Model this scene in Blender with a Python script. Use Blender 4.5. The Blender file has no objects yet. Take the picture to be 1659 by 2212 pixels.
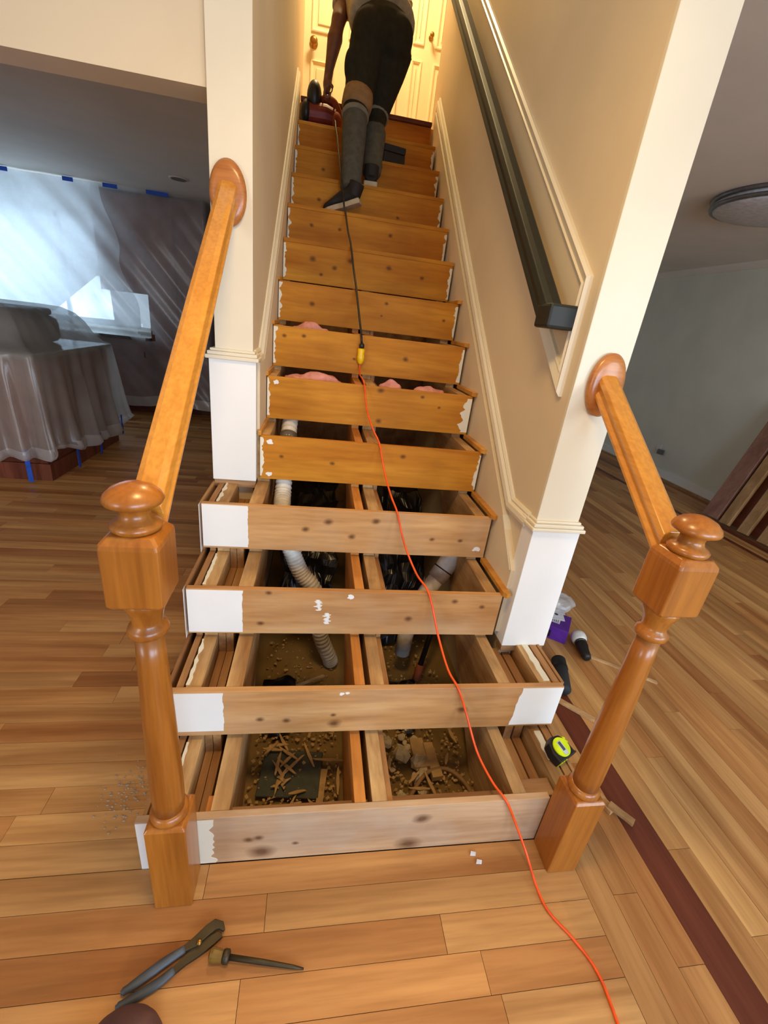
import bpy, bmesh, math, random
from mathutils import Vector, Matrix, noise
for _c in (bpy.data.objects, bpy.data.meshes, bpy.data.materials, bpy.data.lights, bpy.data.cameras):
    for _o in list(_c): _c.remove(_o)
random.seed(7)
S = bpy.context.scene
COL = S.collection
# ------------------------------------------------------------------ camera
CAM = Vector((-0.118, -0.7526, 1.3881)); FPX = 948.5
yaw, pit, rol = 0.18194, -0.40203, 0.12545
cy, sy = math.cos(yaw), math.sin(yaw)
FWD = Vector((sy*math.cos(pit), cy*math.cos(pit), math.sin(pit)))
RGT = Vector((cy, -sy, 0)); UPV = RGT.cross(FWD)
R2 = math.cos(rol)*RGT + math.sin(rol)*UPV
U2 = -math.sin(rol)*RGT + math.cos(rol)*UPV
cd = bpy.data.cameras.new('camera'); cam = bpy.data.objects.new('camera', cd); COL.objects.link(cam)
m = Matrix.Identity(4)
for i in range(3): m[i][0], m[i][1], m[i][2], m[i][3] = R2[i], U2[i], -FWD[i], CAM[i]
cam.matrix_world = m
cd.sensor_fit = 'HORIZONTAL'; cd.sensor_width = 36; cd.lens = FPX/1659*36
cd.clip_start = 0.02
S.camera = cam
# ------------------------------------------------------------------ world, lights, exposure
w = bpy.data.worlds.new('world'); S.world = w; w.use_nodes = True
bg = w.node_tree.nodes['Background']; bg.inputs[0].default_value = (0.66, 0.84, 1.0, 1); bg.inputs[1].default_value = 0.9
def area(name, loc, target, sx, sy_, energy, color):
    l = bpy.data.lights.new(name, 'AREA'); l.shape = 'RECTANGLE'; l.size = sx; l.size_y = sy_; l.energy = energy; l.color = color
    o = bpy.data.objects.new(name, l); COL.objects.link(o); o.location = loc
    o.rotation_euler = (Vector(target)-Vector(loc)).to_track_quat('-Z', 'Y').to_euler(); return o
WARM = (1.0, 0.67, 0.29); DAY = (0.51, 0.73, 1.0)
area('foyer_lamp_light', (-0.10, -0.20, 2.35), (-0.1, -0.1, 0), 0.32, 0.32, 16, WARM)
area('upstairs_lamp_light', (0.15, 3.75, 4.9), (0.13, 3.2, 2.6), 0.45, 0.45, 70, (1.0, 0.74, 0.36))
area('front_window_daylight', (0.9, -2.93, 1.30), (0.5, 1.0, 0.2), 1.5, 1.1, 68, DAY)
area('side_window_daylight', (3.0, -2.93, 1.45), (2.6, 1.5, 0.6), 1.6, 1.3, 64, (0.93, 0.96, 1.0))
area('left_fill_light', (-3.2, -2.93, 1.45), (-3.0, 1.5, 0.9), 1.5, 1.3, 52, (0.95, 0.96, 1.0))  # added fill for the left floor and kitchen ceiling, no such window known
area('kitchen_window_daylight', (-3.55, 5.70, 1.55), (-3.0, 3.5, 0.9), 1.6, 1.1, 30, (0.62, 0.83, 1.0))
S.view_settings.view_transform = 'Standard'; S.view_settings.look = 'None'
S.view_settings.gamma = 1.0; S.view_settings.use_curve_mapping = False
S.view_settings.exposure = 0.05
# ------------------------------------------------------------------ constants
R, T, G = 0.19, 0.2316, 0.018
XL, XR = -0.318, 0.566          # ends of the risers between the walls
FL, FR = -0.484, 0.727          # ends of the widened lower steps
CEIL = 2.40
# ------------------------------------------------------------------ materials
MATS = {}
def srgb(r, g, b):
    f = lambda c: (c/255/12.92) if c/255 <= .04045 else ((c/255+.055)/1.055)**2.4
    return (f(r), f(g), f(b), 1)
def newmat(name):
    m = bpy.data.materials.new(name); m.use_nodes = True
    nt = m.node_tree; return m, nt, nt.nodes['Principled BSDF']
def N(nt, t, **kw):
    n = nt.nodes.new(t)
    for k, v in kw.items():
        if k.startswith('i_'): n.inputs[int(k[2:])].default_value = v
        else: setattr(n, k, v)
    return n
def ramp(nt, stops):
    n = nt.nodes.new('ShaderNodeValToRGB'); cr = n.color_ramp
    while len(cr.elements) < len(stops): cr.elements.new(0.5)
    for e, (p, c) in zip(cr.elements, stops): e.position = p; e.color = c
    return n
def mix(nt, a, b, fac, mode='MIX'):
    n = nt.nodes.new('ShaderNodeMix'); n.data_type = 'RGBA'; n.blend_type = mode
    for s, v in ((n.inputs[0], fac), (n.inputs[6], a), (n.inputs[7], b)):
        if hasattr(v, 'is_linked'): nt.links.new(v, s)
        else: s.default_value = v
    return n.outputs[2]
def paint(name, col, rough=0.6, bump=0.05, scale=60, var=0.06, spec=0.35, dirt=0.0):
    m, nt, b = newmat(name); L = nt.links.new
    tc = N(nt, 'ShaderNodeTexCoord'); ns = N(nt, 'ShaderNodeTexNoise', i_2=scale, i_3=4.0)
    n2 = N(nt, 'ShaderNodeTexNoise', i_2=2.3, i_3=3.0)
    L(tc.outputs['Object'], ns.inputs[0]); L(tc.outputs['Object'], n2.inputs[0])
    d = tuple(c*(1-var*3) for c in col[:3])+(1,)
    r = ramp(nt, [(0.3, d), (0.62, col)]); L(n2.outputs[0], r.inputs[0])
    c = mix(nt, col, r.outputs[0], 0.5)
    if dirt:
        n3 = N(nt, 'ShaderNodeTexNoise', i_2=14.0, i_3=8.0); L(tc.outputs['Object'], n3.inputs[0])
        r3 = ramp(nt, [(0.55, (0, 0, 0, 1)), (0.72, (dirt, dirt, dirt, 1))]); L(n3.outputs[0], r3.inputs[0])
        c = mix(nt, c, srgb(120, 90, 60), r3.outputs[0])
    L(c, b.inputs['Base Color'])
    bp = N(nt, 'ShaderNodeBump'); bp.inputs['Strength'].default_value = bump; bp.inputs['Distance'].default_value = .002
    L(ns.outputs[0], bp.inputs['Height']); L(bp.outputs[0], b.inputs['Normal'])
    b.inputs['Roughness'].default_value = rough; b.inputs['Specular IOR Level'].default_value = spec
    MATS[name] = m; return m
def plain(name, col, rough=0.5, metal=0.0, spec=0.5, emit=None, estr=0):
    m, nt, b = newmat(name); L = nt.links.new
    tc = N(nt, 'ShaderNodeTexCoord'); ns = N(nt, 'ShaderNodeTexNoise', i_2=35.0, i_3=3.0); L(tc.outputs['Object'], ns.inputs[0])
    r = ramp(nt, [(0.3, tuple(c*.8 for c in col[:3])+(1,)), (0.7, tuple(min(1, c*1.1) for c in col[:3])+(1,))]); L(ns.outputs[0], r.inputs[0])
    L(r.outputs[0], b.inputs['Base Color'])
    b.inputs['Roughness'].default_value = rough; b.inputs['Metallic'].default_value = metal; b.inputs['Specular IOR Level'].default_value = spec
    if emit: b.inputs['Emission Color'].default_value = emit; b.inputs['Emission Strength'].default_value = estr
    MATS[name] = m; return m
def wood(name, dark, light, axis='x', grain=16.0, stretch=0.07, rough=0.5, knots=0.0, bump=0.15, coat=0.0, world=False, tint=None, spec=0.35, stain=None, stainamt=0.0, kpts=()):
    m, nt, b = newmat(name); L = nt.links.new
    if world:
        src = N(nt, 'ShaderNodeNewGeometry').outputs['Position']
    else:
        src = N(nt, 'ShaderNodeTexCoord').outputs['Object']
    oi = N(nt, 'ShaderNodeObjectInfo')
    add = N(nt, 'ShaderNodeVectorMath', operation='MULTIPLY_ADD')
    add.inputs[1].default_value = (1, 1, 1)
    cmb = N(nt, 'ShaderNodeCombineXYZ')
    for i, k in enumerate((7.3, 11.1, 5.7)):
        mm = N(nt, 'ShaderNodeMath', operation='MULTIPLY'); mm.inputs[1].default_value = k
        L(oi.outputs['Random'], mm.inputs[0]); L(mm.outputs[0], cmb.inputs[i])
    L(src, add.inputs[0]); L(cmb.outputs[0], add.inputs[2])
    mp = N(nt, 'ShaderNodeMapping'); sc = [1, 1, 1]; sc['xyz'.index(axis)] = stretch; mp.inputs['Scale'].default_value = sc
    L(add.outputs[0], mp.inputs[0])
    n1 = N(nt, 'ShaderNodeTexNoise', i_2=grain, i_3=5.0); n1.inputs['Distortion'].default_value = 0.6
    n2 = N(nt, 'ShaderNodeTexNoise', i_2=grain*7, i_3=3.0)
    L(mp.outputs[0], n1.inputs[0]); L(mp.outputs[0], n2.inputs[0])
    mid = tuple((a+c)/2 for a, c in zip(dark, light))
    r1 = ramp(nt, [(0.28, dark), (0.5, mid), (0.70, light)]); L(n1.outputs[0], r1.inputs[0])
    r2 = ramp(nt, [(0.35, (.78, .74, .70, 1)), (0.6, (1, 1, 1, 1))]); L(n2.outputs[0], r2.inputs[0])
    c = mix(nt, r1.outputs[0], r2.outputs[0], 0.7, 'MULTIPLY')
    if tint == 'object':
        c = mix(nt, c, oi.outputs['Color'], 1.0, 'MULTIPLY')
    elif tint == 'attr':
        at = N(nt, 'ShaderNodeVertexColor', layer_name='tint'); c = mix(nt, c, at.outputs[0], 1.0, 'MULTIPLY')
    if knots:
        vo = N(nt, 'ShaderNodeTexVoronoi', i_2=knots)
        mk = N(nt, 'ShaderNodeMapping'); s2 = [1, 1, 1]; s2['xyz'.index(axis)] = 0.75; mk.inputs['Scale'].default_value = s2
        L(add.outputs[0], mk.inputs[0]); L(mk.outputs[0], vo.inputs['Vector'])
        rk = ramp(nt, [(0.03, (.9, .9, .9, 1)), (0.065, (0.4, .4, .4, 1)), (0.13, (0, 0, 0, 1))]); L(vo.outputs['Distance'], rk.inputs[0])
        c = mix(nt, c, srgb(66, 36, 16), rk.outputs[0])
    if stainamt:
        n4 = N(nt, 'ShaderNodeTexNoise', i_2=3.5, i_3=5.0); L(add.outputs[0], n4.inputs[0])
        r4 = ramp(nt, [(0.45, (0, 0, 0, 1)), (0.7, (stainamt,)*3+(1,))]); L(n4.outputs[0], r4.inputs[0])
        c = mix(nt, c, stain, r4.outputs[0])
    for kx, kz, kr in kpts:      # individual knots at their own place on the board
        sb = N(nt, 'ShaderNodeVectorMath', operation='SUBTRACT'); sb.inputs[1].default_value = (kx, 0, kz); L(src, sb.inputs[0])
        ml = N(nt, 'ShaderNodeVectorMath', operation='MULTIPLY'); ml.inputs[1].default_value = (.75/(.0085*kr), 0, 1/(.0085*kr)); L(sb.outputs[0], ml.inputs[0])
        nz_ = N(nt, 'ShaderNodeVectorMath', operation='MULTIPLY_ADD'); nz_.inputs[1].default_value = (.9, 0, .9); L(n2.outputs[1], nz_.inputs[0]); L(ml.outputs[0], nz_.inputs[2])
        ln = N(nt, 'ShaderNodeVectorMath', operation='LENGTH'); L(nz_.outputs[0], ln.inputs[0])
        rk = ramp(nt, [(0.25, (.85, .85, .85, 1)), (0.55, (.5, .5, .5, 1)), (1.0, (0, 0, 0, 1))]); 
        dv = N(nt, 'ShaderNodeMath', operation='MULTIPLY'); dv.inputs[1].default_value = .55; L(ln.outputs['Value'], dv.inputs[0]); L(dv.outputs[0], rk.inputs[0])
        c = mix(nt, c, srgb(84, 50, 26), rk.outputs[0])
    L(c, b.inputs['Base Color'])
    bp = N(nt, 'ShaderNodeBump'); bp.inputs['Strength'].default_value = bump; bp.inputs['Distance'].default_value = .0015
    L(n2.outputs[0], bp.inputs['Height']); L(bp.outputs[0], b.inputs['Normal'])
    b.inputs['Roughness'].default_value = rough; b.inputs['Specular IOR Level'].default_value = spec
    b.inputs['Coat Weight'].default_value = coat; b.inputs['Coat Roughness'].default_value = 0.18
    MATS[name] = m; return m
def sheet_mat(name, alpha, col=(0.86, 0.9, 0.95, 1)):
    m = bpy.data.materials.new(name); m.use_nodes = True; nt = m.node_tree; nt.nodes.clear(); L = nt.links.new
    out = N(nt, 'ShaderNodeOutputMaterial'); tr = N(nt, 'ShaderNodeBsdfTransparent'); tr.inputs[0].default_value = (0.93, 0.95, 0.97, 1)
    tl = N(nt, 'ShaderNodeBsdfTranslucent'); tl.inputs[0].default_value = col
    df = N(nt, 'ShaderNodeBsdfDiffuse'); df.inputs[0].default_value = col
    gl = N(nt, 'ShaderNodeBsdfGlossy'); gl.inputs['Roughness'].default_value = 0.28
    m1 = N(nt, 'ShaderNodeMixShader'); m1.inputs[0].default_value = 0.45; L(tl.outputs[0], m1.inputs[1]); L(df.outputs[0], m1.inputs[2])
    m2 = N(nt, 'ShaderNodeMixShader'); m2.inputs[0].default_value = 0.10; L(m1.outputs[0], m2.inputs[1]); L(gl.outputs[0], m2.inputs[2])
    tc = N(nt, 'ShaderNodeTexCoord'); ns = N(nt, 'ShaderNodeTexNoise', i_2=3.0, i_3=4.0); L(tc.outputs['Object'], ns.inputs[0])
    rp = ramp(nt, [(0.3, (alpha*.75,)*3+(1,)), (0.7, (min(1, alpha*1.2),)*3+(1,))]); L(ns.outputs[0], rp.inputs[0])
    m3 = N(nt, 'ShaderNodeMixShader'); L(rp.outputs[0], m3.inputs[0]); L(tr.outputs[0], m3.inputs[1]); L(m2.outputs[0], m3.inputs[2])
    L(m3.outputs[0], out.inputs[0]); MATS[name] = m; return m
paint('tan_wall', srgb(220, 202, 170), 0.55)
paint('white_paint', srgb(238, 238, 234), 0.4, 0.03)
paint('white_trim', srgb(226, 216, 192), 0.32, 0.02)
paint('white_ceiling', srgb(224, 217, 208), 0.8)
paint('sage_wall', srgb(218, 219, 206), 0.6)
paint('kitchen_wall', srgb(200, 196, 186), 0.6)
paint('door_white', srgb(240, 230, 200), 0.35, 0.02)
paint('old_paint', srgb(232, 226, 205), 0.5, 0.3, 40)
paint('dirt', srgb(138, 110, 64), 0.95, 1.0, 30, 0.2, 0.1)
wood('pine', srgb(178, 124, 68), srgb(216, 170, 112), 'x', 9, .10, 0.45, knots=4.6, bump=.12, coat=.12)
wood('pine_gold', srgb(176, 112, 34), srgb(216, 156, 66), 'x', 9, .10, 0.42, knots=4.6, bump=.12, coat=.2)
wood('pine_grey', srgb(158, 116, 78), srgb(206, 172, 134), 'x', 9, .10, 0.5, knots=4.2, bump=.15, stain=srgb(188, 176, 160), stainamt=.55)
wood('lumber', srgb(150, 104, 56), srgb(214, 178, 124), 'y', 14, .14, 0.75, knots=5, bump=.6, stain=srgb(96, 66, 38), stainamt=.55)
wood('lumber_side', srgb(140, 92, 52), srgb(190, 144, 92), 'y', 14, .10, 0.7, bump=.4)
wood('lumber_orange', srgb(176, 106, 40), srgb(214, 146, 70), 'y', 14, .10, 0.6, bump=.3)
wood('lumber_x', srgb(140, 100, 64), srgb(184, 146, 106), 'x', 14, .10, 0.75, knots=4, bump=.5)
wood('oak', srgb(148, 84, 22), srgb(180, 112, 38), 'z', 20, .05, 0.34, bump=.08, coat=.3, spec=.5)
wood('oak_rail', srgb(204, 136, 48), srgb(220, 154, 64), 'y', 18, .04, 0.3, bump=.03, coat=.5, spec=.5)
wood('oak_rosette', srgb(164, 98, 44), srgb(196, 130, 68), 'x', 20, .1, 0.32, bump=.08, coat=.4)
wood('plank_x', srgb(166, 116, 66), srgb(218, 172, 112), 'x', 11, .06, 0.42, knots=0, bump=.12, world=True, tint='object')
wood('plank_y', srgb(166, 116, 66), srgb(218, 172, 112), 'y', 11, .06, 0.42, knots=0, bump=.12, world=True, tint='object')
wood('plank_far_x', srgb(166, 116, 66), srgb(218, 172, 112), 'x', 11, .06, 0.42, bump=.12, world=True, tint='attr')
wood('plank_far_y', srgb(166, 116, 66), srgb(218, 172, 112), 'y', 11, .06, 0.42, bump=.12, world=True, tint='attr')
wood('mahogany', srgb(84, 38, 24), srgb(112, 58, 38), 'y', 14, .05, 0.4, world=True)
wood('cherry', srgb(92, 44, 30), srgb(138, 78, 58), 'z', 12, .08, 0.4)
wood('board_brown', srgb(128, 88, 74), srgb(160, 118, 98), 'z', 12, .06, 0.5)
wood('board_tan', srgb(150, 112, 70), srgb(186, 148, 100), 'z', 12, .06, 0.5)
wood('scrap', srgb(176, 132, 86), srgb(222, 184, 132), 'x', 14, .1, 0.7, world=True)
plain('rail_green', srgb(22, 25, 17), 0.55)
plain('knot', srgb(120, 84, 54), 0.6)
plain('knot_grey', srgb(132, 112, 92), 0.6)
plain('plastic_black', srgb(22, 22, 24), 0.45)
plain('rubber_black', srgb(34, 36, 40), 0.7)
plain('steel', srgb(92, 88, 78), 0.4, 0.85)
plain('steel_dark', srgb(74, 66, 50), 0.5, 0.7)
plain('brass', srgb(170, 130, 70), 0.3, 0.9)
plain('amber_handle', srgb(120, 92, 40), 0.25)
plain('grip_blue', srgb(74, 82, 92), 0.55)
plain('orange_cord', srgb(240, 84, 24), 0.4)
plain('yellow_plug', srgb(248, 200, 16), 0.35)
plain('lime', srgb(214, 236, 20), 0.4)
plain('sticker', srgb(190, 205, 210), 0.3)
plain('purple', srgb(92, 40, 150), 0.4)
plain('card_white', srgb(224, 226, 236), 0.5)
plain('ink', srgb(70, 72, 84), 0.6)
plain('flex_white', srgb(222, 218, 206), 0.45)
plain('pvc_white', srgb(226, 222, 216), 0.35)
plain('pvc_grey', srgb(112, 112, 112), 0.45)
plain('plaster', srgb(168, 152, 134), 0.9, spec=.2)
plain('rust', srgb(150, 70, 30), 0.8)
plain('insulation', srgb(230, 160, 150), 0.95, spec=.1)
plain('stone', srgb(196, 178, 140), 0.9, spec=.2)
plain('slate', srgb(72, 74, 60), 0.8)
plain('chip', srgb(182, 146, 92), 0.8)
plain('tape_blue', srgb(28, 90, 210), 0.6)
plain('bin_liner', srgb(14, 14, 17), 0.28)
plain('counter', srgb(96, 96, 88), 0.14)
plain('bin_dark', srgb(44, 52, 48), 0.5)
plain('light_metal', srgb(120, 118, 118), 0.35, 0.6)
plain('diffuser', srgb(200, 200, 204), 0.4)
plain('jeans', srgb(46, 44, 34), 0.9, spec=.15)
plain('jeans_faded', srgb(92, 90, 80), 0.9, spec=.15)
plain('shirt_grey', srgb(176, 164, 140), 0.9, spec=.15)
plain('skin', srgb(112, 66, 42), 0.5)
plain('hair', srgb(24, 18, 14), 0.7)
plain('strap_tan', srgb(150, 116, 74), 0.85)
plain('strap_grey', srgb(128, 124, 108), 0.8)
plain('shoe_dark', srgb(30, 28, 24), 0.7)
plain('sole_cream', srgb(196, 182, 150), 0.6)
plain('tool_red', srgb(120, 34, 22), 0.4)
plain('shoe_maroon', srgb(96, 66, 66), 0.6)
plain('plastic_white', srgb(225, 226, 222), 0.4)
sheet_mat('sheet_wall', 0.40); sheet_mat('sheet_diffusing', 0.68); sheet_mat('sheet_island', 0.5, (0.85, 0.82, 0.78, 1)); sheet_mat('sheet_hem', 0.85, (0.85, 0.84, 0.84, 1))
gm, gnt, gb = newmat('pane_glass'); gb.inputs['Transmission Weight'].default_value = 1; gb.inputs['Roughness'].default_value = 0; gb.inputs['IOR'].default_value = 1.02
MATS['pane_glass'] = gm
# ------------------------------------------------------------------ mesh helpers
def box(bm, x0, x1, y0, y1, z0, z1, M=None):
    if x0 > x1: x0, x1 = x1, x0
    v = [bm.verts.new((x, y, z)) for x in (x0, x1) for y in (y0, y1) for z in (z0, z1)]
    for f in ((0, 1, 3, 2), (4, 6, 7, 5), (0, 4, 5, 1), (2, 3, 7, 6), (0, 2, 6, 4), (1, 5, 7, 3)): bm.faces.new([v[i] for i in f])
    if M is not None: bmesh.ops.transform(bm, matrix=M, verts=v)
    return v
def prism(bm, pts, axis, a0, a1, M=None):
    def P(u, v_, a):
        return {'x': (a, u, v_), 'y': (u, a, v_), 'z': (u, v_, a)}[axis]
    A = [bm.verts.new(P(u, v_, a0)) for u, v_ in pts]; B = [bm.verts.new(P(u, v_, a1)) for u, v_ in pts]
    n = len(pts); fs = [bm.faces.new(A), bm.faces.new(B[::-1])]
    for f_ in fs: f_.normal_update()
    for i in range(n): bm.faces.new((A[i], B[i], B[(i+1) % n], A[(i+1) % n]))
    if n > 4: bmesh.ops.triangulate(bm, faces=fs, ngon_method='EAR_CLIP')
    if M is not None: bmesh.ops.transform(bm, matrix=M, verts=A+B)
    return A+B
def rings(bm, rs, close=True, caps=True):
    V = [[bm.verts.new(p) for p in r] for r in rs]
    n = len(rs[0])
    for a, b_ in zip(V, V[1:]):
        for i in range(n if close else n-1): bm.faces.new((a[i], a[(i+1) % n], b_[(i+1) % n], b_[i]))
    if caps and close: bm.faces.new(V[0][::-1]); bm.faces.new(V[-1])
    return V
def lathe(bm, prof, cx, cyy, cz=0, seg=28, M=None):
    rs = [[Vector((cx+r*math.cos(2*math.pi*i/seg), cyy+r*math.sin(2*math.pi*i/seg), cz+z)) for i in range(seg)] for r, z in prof]
    if M is not None: rs = [[M @ p for p in r] for r in rs]
    rings(bm, rs)
def frame_of(d, ref=Vector((0, 0, 1))):
    d = d.normalized()
    if abs(d.dot(ref)) > .95: ref = Vector((1, 0, 0))
    a = d.cross(ref).normalized(); b_ = a.cross(d).normalized(); return a, b_
def tube(bm, pts, rad, seg=10, caps=True, flat=None):
    pts = [Vector(p) for p in pts]; n = len(pts)
    if not hasattr(rad, '__len__'): rad = [rad]*n
    rs = []; pa = None
    for i, p in enumerate(pts):
        d = (pts[min(i+1, n-1)]-pts[max(i-1, 0)])
        a, b_ = frame_of(d)
        if pa is not None and a.dot(pa) < 0: a = -a; b_ = -b_
        pa = a
        ra = rad[i]; rx, ry = (ra, ra) if not hasattr(ra, '__len__') else ra
        rs.append([p+a*rx*math.cos(2*math.pi*k/seg)+b_*ry*math.sin(2*math.pi*k/seg) for k in range(seg)])
    rings(bm, rs, True, caps)
def smooth_pts(pts, sub=6):
    P = [Vector(p) for p in pts]; out = []
    for i in range(len(P)-1):
        p0, p1, p2, p3 = P[max(i-1, 0)], P[i], P[i+1], P[min(i+2, len(P)-1)]
        for s in range(sub):
            t = s/sub
            out.append(.5*((2*p1)+(p2-p0)*t+(2*p0-5*p1+4*p2-p3)*t*t+(3*p1-p0-3*p2+p3)*t**3))
    out.append(P[-1]); return out
def ellipsoid(bm, c, r, rot=None, u=20, v=12):
    M = Matrix.Translation(c) @ (rot.to_4x4() if rot is not None else Matrix.Identity(4)) @ Matrix.Diagonal((*r, 1))
    bmesh.ops.create_uvsphere(bm, u_segments=u, v_segments=v, radius=1, matrix=M)
def obj(name, bm, mat, parent=None, bevel=0, smooth=False, mats=None, recalc=True):
    if recalc: bmesh.ops.recalc_face_normals(bm, faces=bm.faces[:])
    me = bpy.data.meshes.new(name); bm.to_mesh(me); bm.free()
    o = bpy.data.objects.new(name, me); COL.objects.link(o)
    for mm in (mats or [mat]): me.materials.append(MATS[mm])
    if smooth: me.polygons.foreach_set('use_smooth', [True]*len(me.polygons))
    if bevel:
        md = o.modifiers.new('bevel', 'BEVEL'); md.width = bevel; md.segments = 2; md.limit_method = 'ANGLE'; md.angle_limit = math.radians(40)
    if parent is not None:
        o.parent = parent; o.matrix_parent_inverse = Matrix.Translation(-parent.location)
    return o
def bx(name, dims, mat, parent=None, bevel=0.0, M=None):
    bm = bmesh.new(); box(bm, *dims, M=M); return obj(name, bm, mat, parent, bevel)
def thing(name, label, cat, loc=(0, 0, 0), group=None):
    o = bpy.data.objects.new(name, None); COL.objects.link(o); o.location = loc; o.empty_display_size = .1
    o['label'] = label; o['category'] = cat
    if group: o['group'] = group
    return o
def tag(o, label, cat, group=None):
    o['label'] = label; o['category'] = cat
    if group: o['group'] = group
    return o
def struct(o, label, cat):
    o['kind'] = 'structure'; o['label'] = label; o['category'] = cat; return o
def remeshed(name, bm, mat, vox, parent=None, smooth_it=6):
    o = obj(name+'_tmp', bm, mat)
    r = o.modifiers.new('r', 'REMESH'); r.mode = 'VOXEL'; r.voxel_size = vox
    s = o.modifiers.new('s', 'SMOOTH'); s.iterations = smooth_it; s.factor = .5
    dg = bpy.context.evaluated_depsgraph_get(); dg.update()
    me = bpy.data.meshes.new_from_object(o.evaluated_get(dg))
    bpy.data.objects.remove(o)
    me.name = name; n = bpy.data.objects.new(name, me); COL.objects.link(n)
    me.materials.clear(); me.materials.append(MATS[mat]); me.polygons.foreach_set('use_smooth', [True]*len(me.polygons))
    if parent is not None:
        n.parent = parent; n.matrix_parent_inverse = Matrix.Translation(-parent.location)
    return n
def holed_wall(bm, x0, x1, y0, y1, z0, z1, holes):
    # wall in the xz plane with rectangular openings sorted in x
    x = x0
    for hx0, hx1, hz0, hz1 in holes:
        box(bm, x, hx0, y0, y1, z0, z1)
        box(bm, hx0, hx1, y0, y1, z0, hz0); box(bm, hx0, hx1, y0, y1, hz1, z1); x = hx1
    box(bm, x, x1, y0, y1, z0, z1)
def moulding(bm, path, to3, prof, closed=False):
    # path in a wall plane (u,v); prof: (across, out)
    n = len(path); P = [Vector((a, b_)) for a, b_ in path]; rs = []
    for i in range(n):
        if closed or 0 < i < n-1:
            d0 = (P[i]-P[i-1]).normalized(); d1 = (P[(i+1) % n]-P[i]).normalized()
        elif i == 0: d0 = d1 = (P[1]-P[0]).normalized()
        else: d0 = d1 = (P[-1]-P[-2]).normalized()
        n0 = Vector((-d0.y, d0.x)); n1 = Vector((-d1.y, d1.x)); mt = (n0+n1).normalized(); mt = mt/max(.35, mt.dot(n0))
        rs.append([to3(P[i].x+mt.x*a, P[i].y+mt.y*a, o_) for a, o_ in prof])
    if closed: rs.append(rs[0])
    rings(bm, rs, True, not closed)
# ================================================================== SETTING
# ---- subfloor and floor planks
bm = bmesh.new()
box(bm, -4.6, 4.3, -3.0, -0.002, -.10, -.018); box(bm, -4.6, FL-.012, -0.002, 5.9, -.10, -.018); box(bm, FR+.004, 4.3, -0.002, 5.9, -.10, -.018)
box(bm, -4.7, 4.4, -3.1, 5.95, -.22, -.12)
floor = struct(obj('floor', bm, 'lumber_x'), 'hardwood plank floor around the foot of the stairs', 'floor')
um = bmesh.new(); box(um, -.5, .5, -.5, .5, -.5, .5)
def bevel_unit(bm):
    return bm
ume = bpy.data.meshes.new('plank'); um.to_mesh(ume); um.free()
umx = ume.copy(); umx.materials.append(MATS['plank_x']); umy = ume.copy(); umy.materials.append(MATS['plank_y'])
umd = ume.copy(); umd.materials.append(MATS['mahogany'])
planks = []   # (x0,x1,y0,y1,axis)
PW = 0.0795
def run(a0, a1, seed):
    rnd = random.Random(seed); cuts = [a0]; a = a0+rnd.uniform(.2, .9)
    while a < a1-.25: cuts.append(a); a += rnd.uniform(.55, 1.35)
    cuts.append(a1); return list(zip(cuts, cuts[1:]))
XSEAM = 0.70
j = 0; y = -0.001
while y > -2.9:
    for a, b_ in run(-4.55, XSEAM, 1000+j): planks.append((a, b_, y-PW, y, 'x'))
    y -= PW; j += 1
j = 0; y = 0.0
while y < 5.75:
    y1 = min(y+PW, 5.8)
    for a, b_ in run(-4.55, FL-.012, 3000+j): planks.append((a, b_, y, y1, 'x'))
    y += PW; j += 1
xs = [(.70, .776), (.776, .852), (.852, .929), (.929, 1.03, 'd')]
x = 1.03
while x < 4.24:
    if abs(x-3.50) < .045: xs.append((x, x+.055, 'd')); x += .055
    else: xs.append((x, min(x+PW, 4.25))); x += PW
for k, t in enumerate(xs):
    lo = -2.95; hi = 5.8
    segs = [(lo, hi)] if len(t) == 3 else run(lo, hi, 5000+k)
    if t[0] < FR+.004:   # row cut by the stair foot
        segs = [(a, min(b_, -0.003)) for a, b_ in segs if a < -.01]
    for a, b_ in segs:
        if len(t) == 3:
            # dark inlay strip in lengths
            c = run(a, b_, 77+k)
            for q0, q1 in c: planks.append((t[0], t[1], q0, q1, 'd'))
        else: planks.append((t[0], t[1], a, b_, 'y'))
# second piece of the row beside the stair foot
planks.append((FR+.006, .776, 0.0, 0.44, 'y'))
def seen(p_):
    q = Vector(p_)-CAM; zc = q.dot(FWD)
    if zc < .05: return None
    return (829.5+FPX*q.dot(R2)/zc, 1106-FPX*q.dot(U2)/zc, zc)
TX = [(.98, .94, .90), (.88, .78, .70), (1.04, .98, .90), (.74, .58, .48), (.94, .83, .74), (1.08, 1.05, .98), (.82, .68, .58), (.96, .80, .68), (.90, .84, .78)]
rank = []
for i, (x0, x1, y0, y1, ax) in enumerate(planks):
    best = 0
    for k in range(9):
        t = k/8; P = (x0+(x1-x0)*t, (y0+y1)/2, 0) if ax == 'x' else ((x0+x1)/2, y0+(y1-y0)*t, 0)
        s = seen(P)
        if s and -40 < s[0] < 1700 and 300 < s[1] < 2252: best = max(best, 1/s[2])
    rank.append((best, i))
rank.sort(reverse=True)
near = {i for b_, i in rank[:297] if b_ > 0}
far = {'x': bmesh.new(), 'y': bmesh.new()}
lay = {k: v.loops.layers.color.new('tint') for k, v in far.items()}
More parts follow.
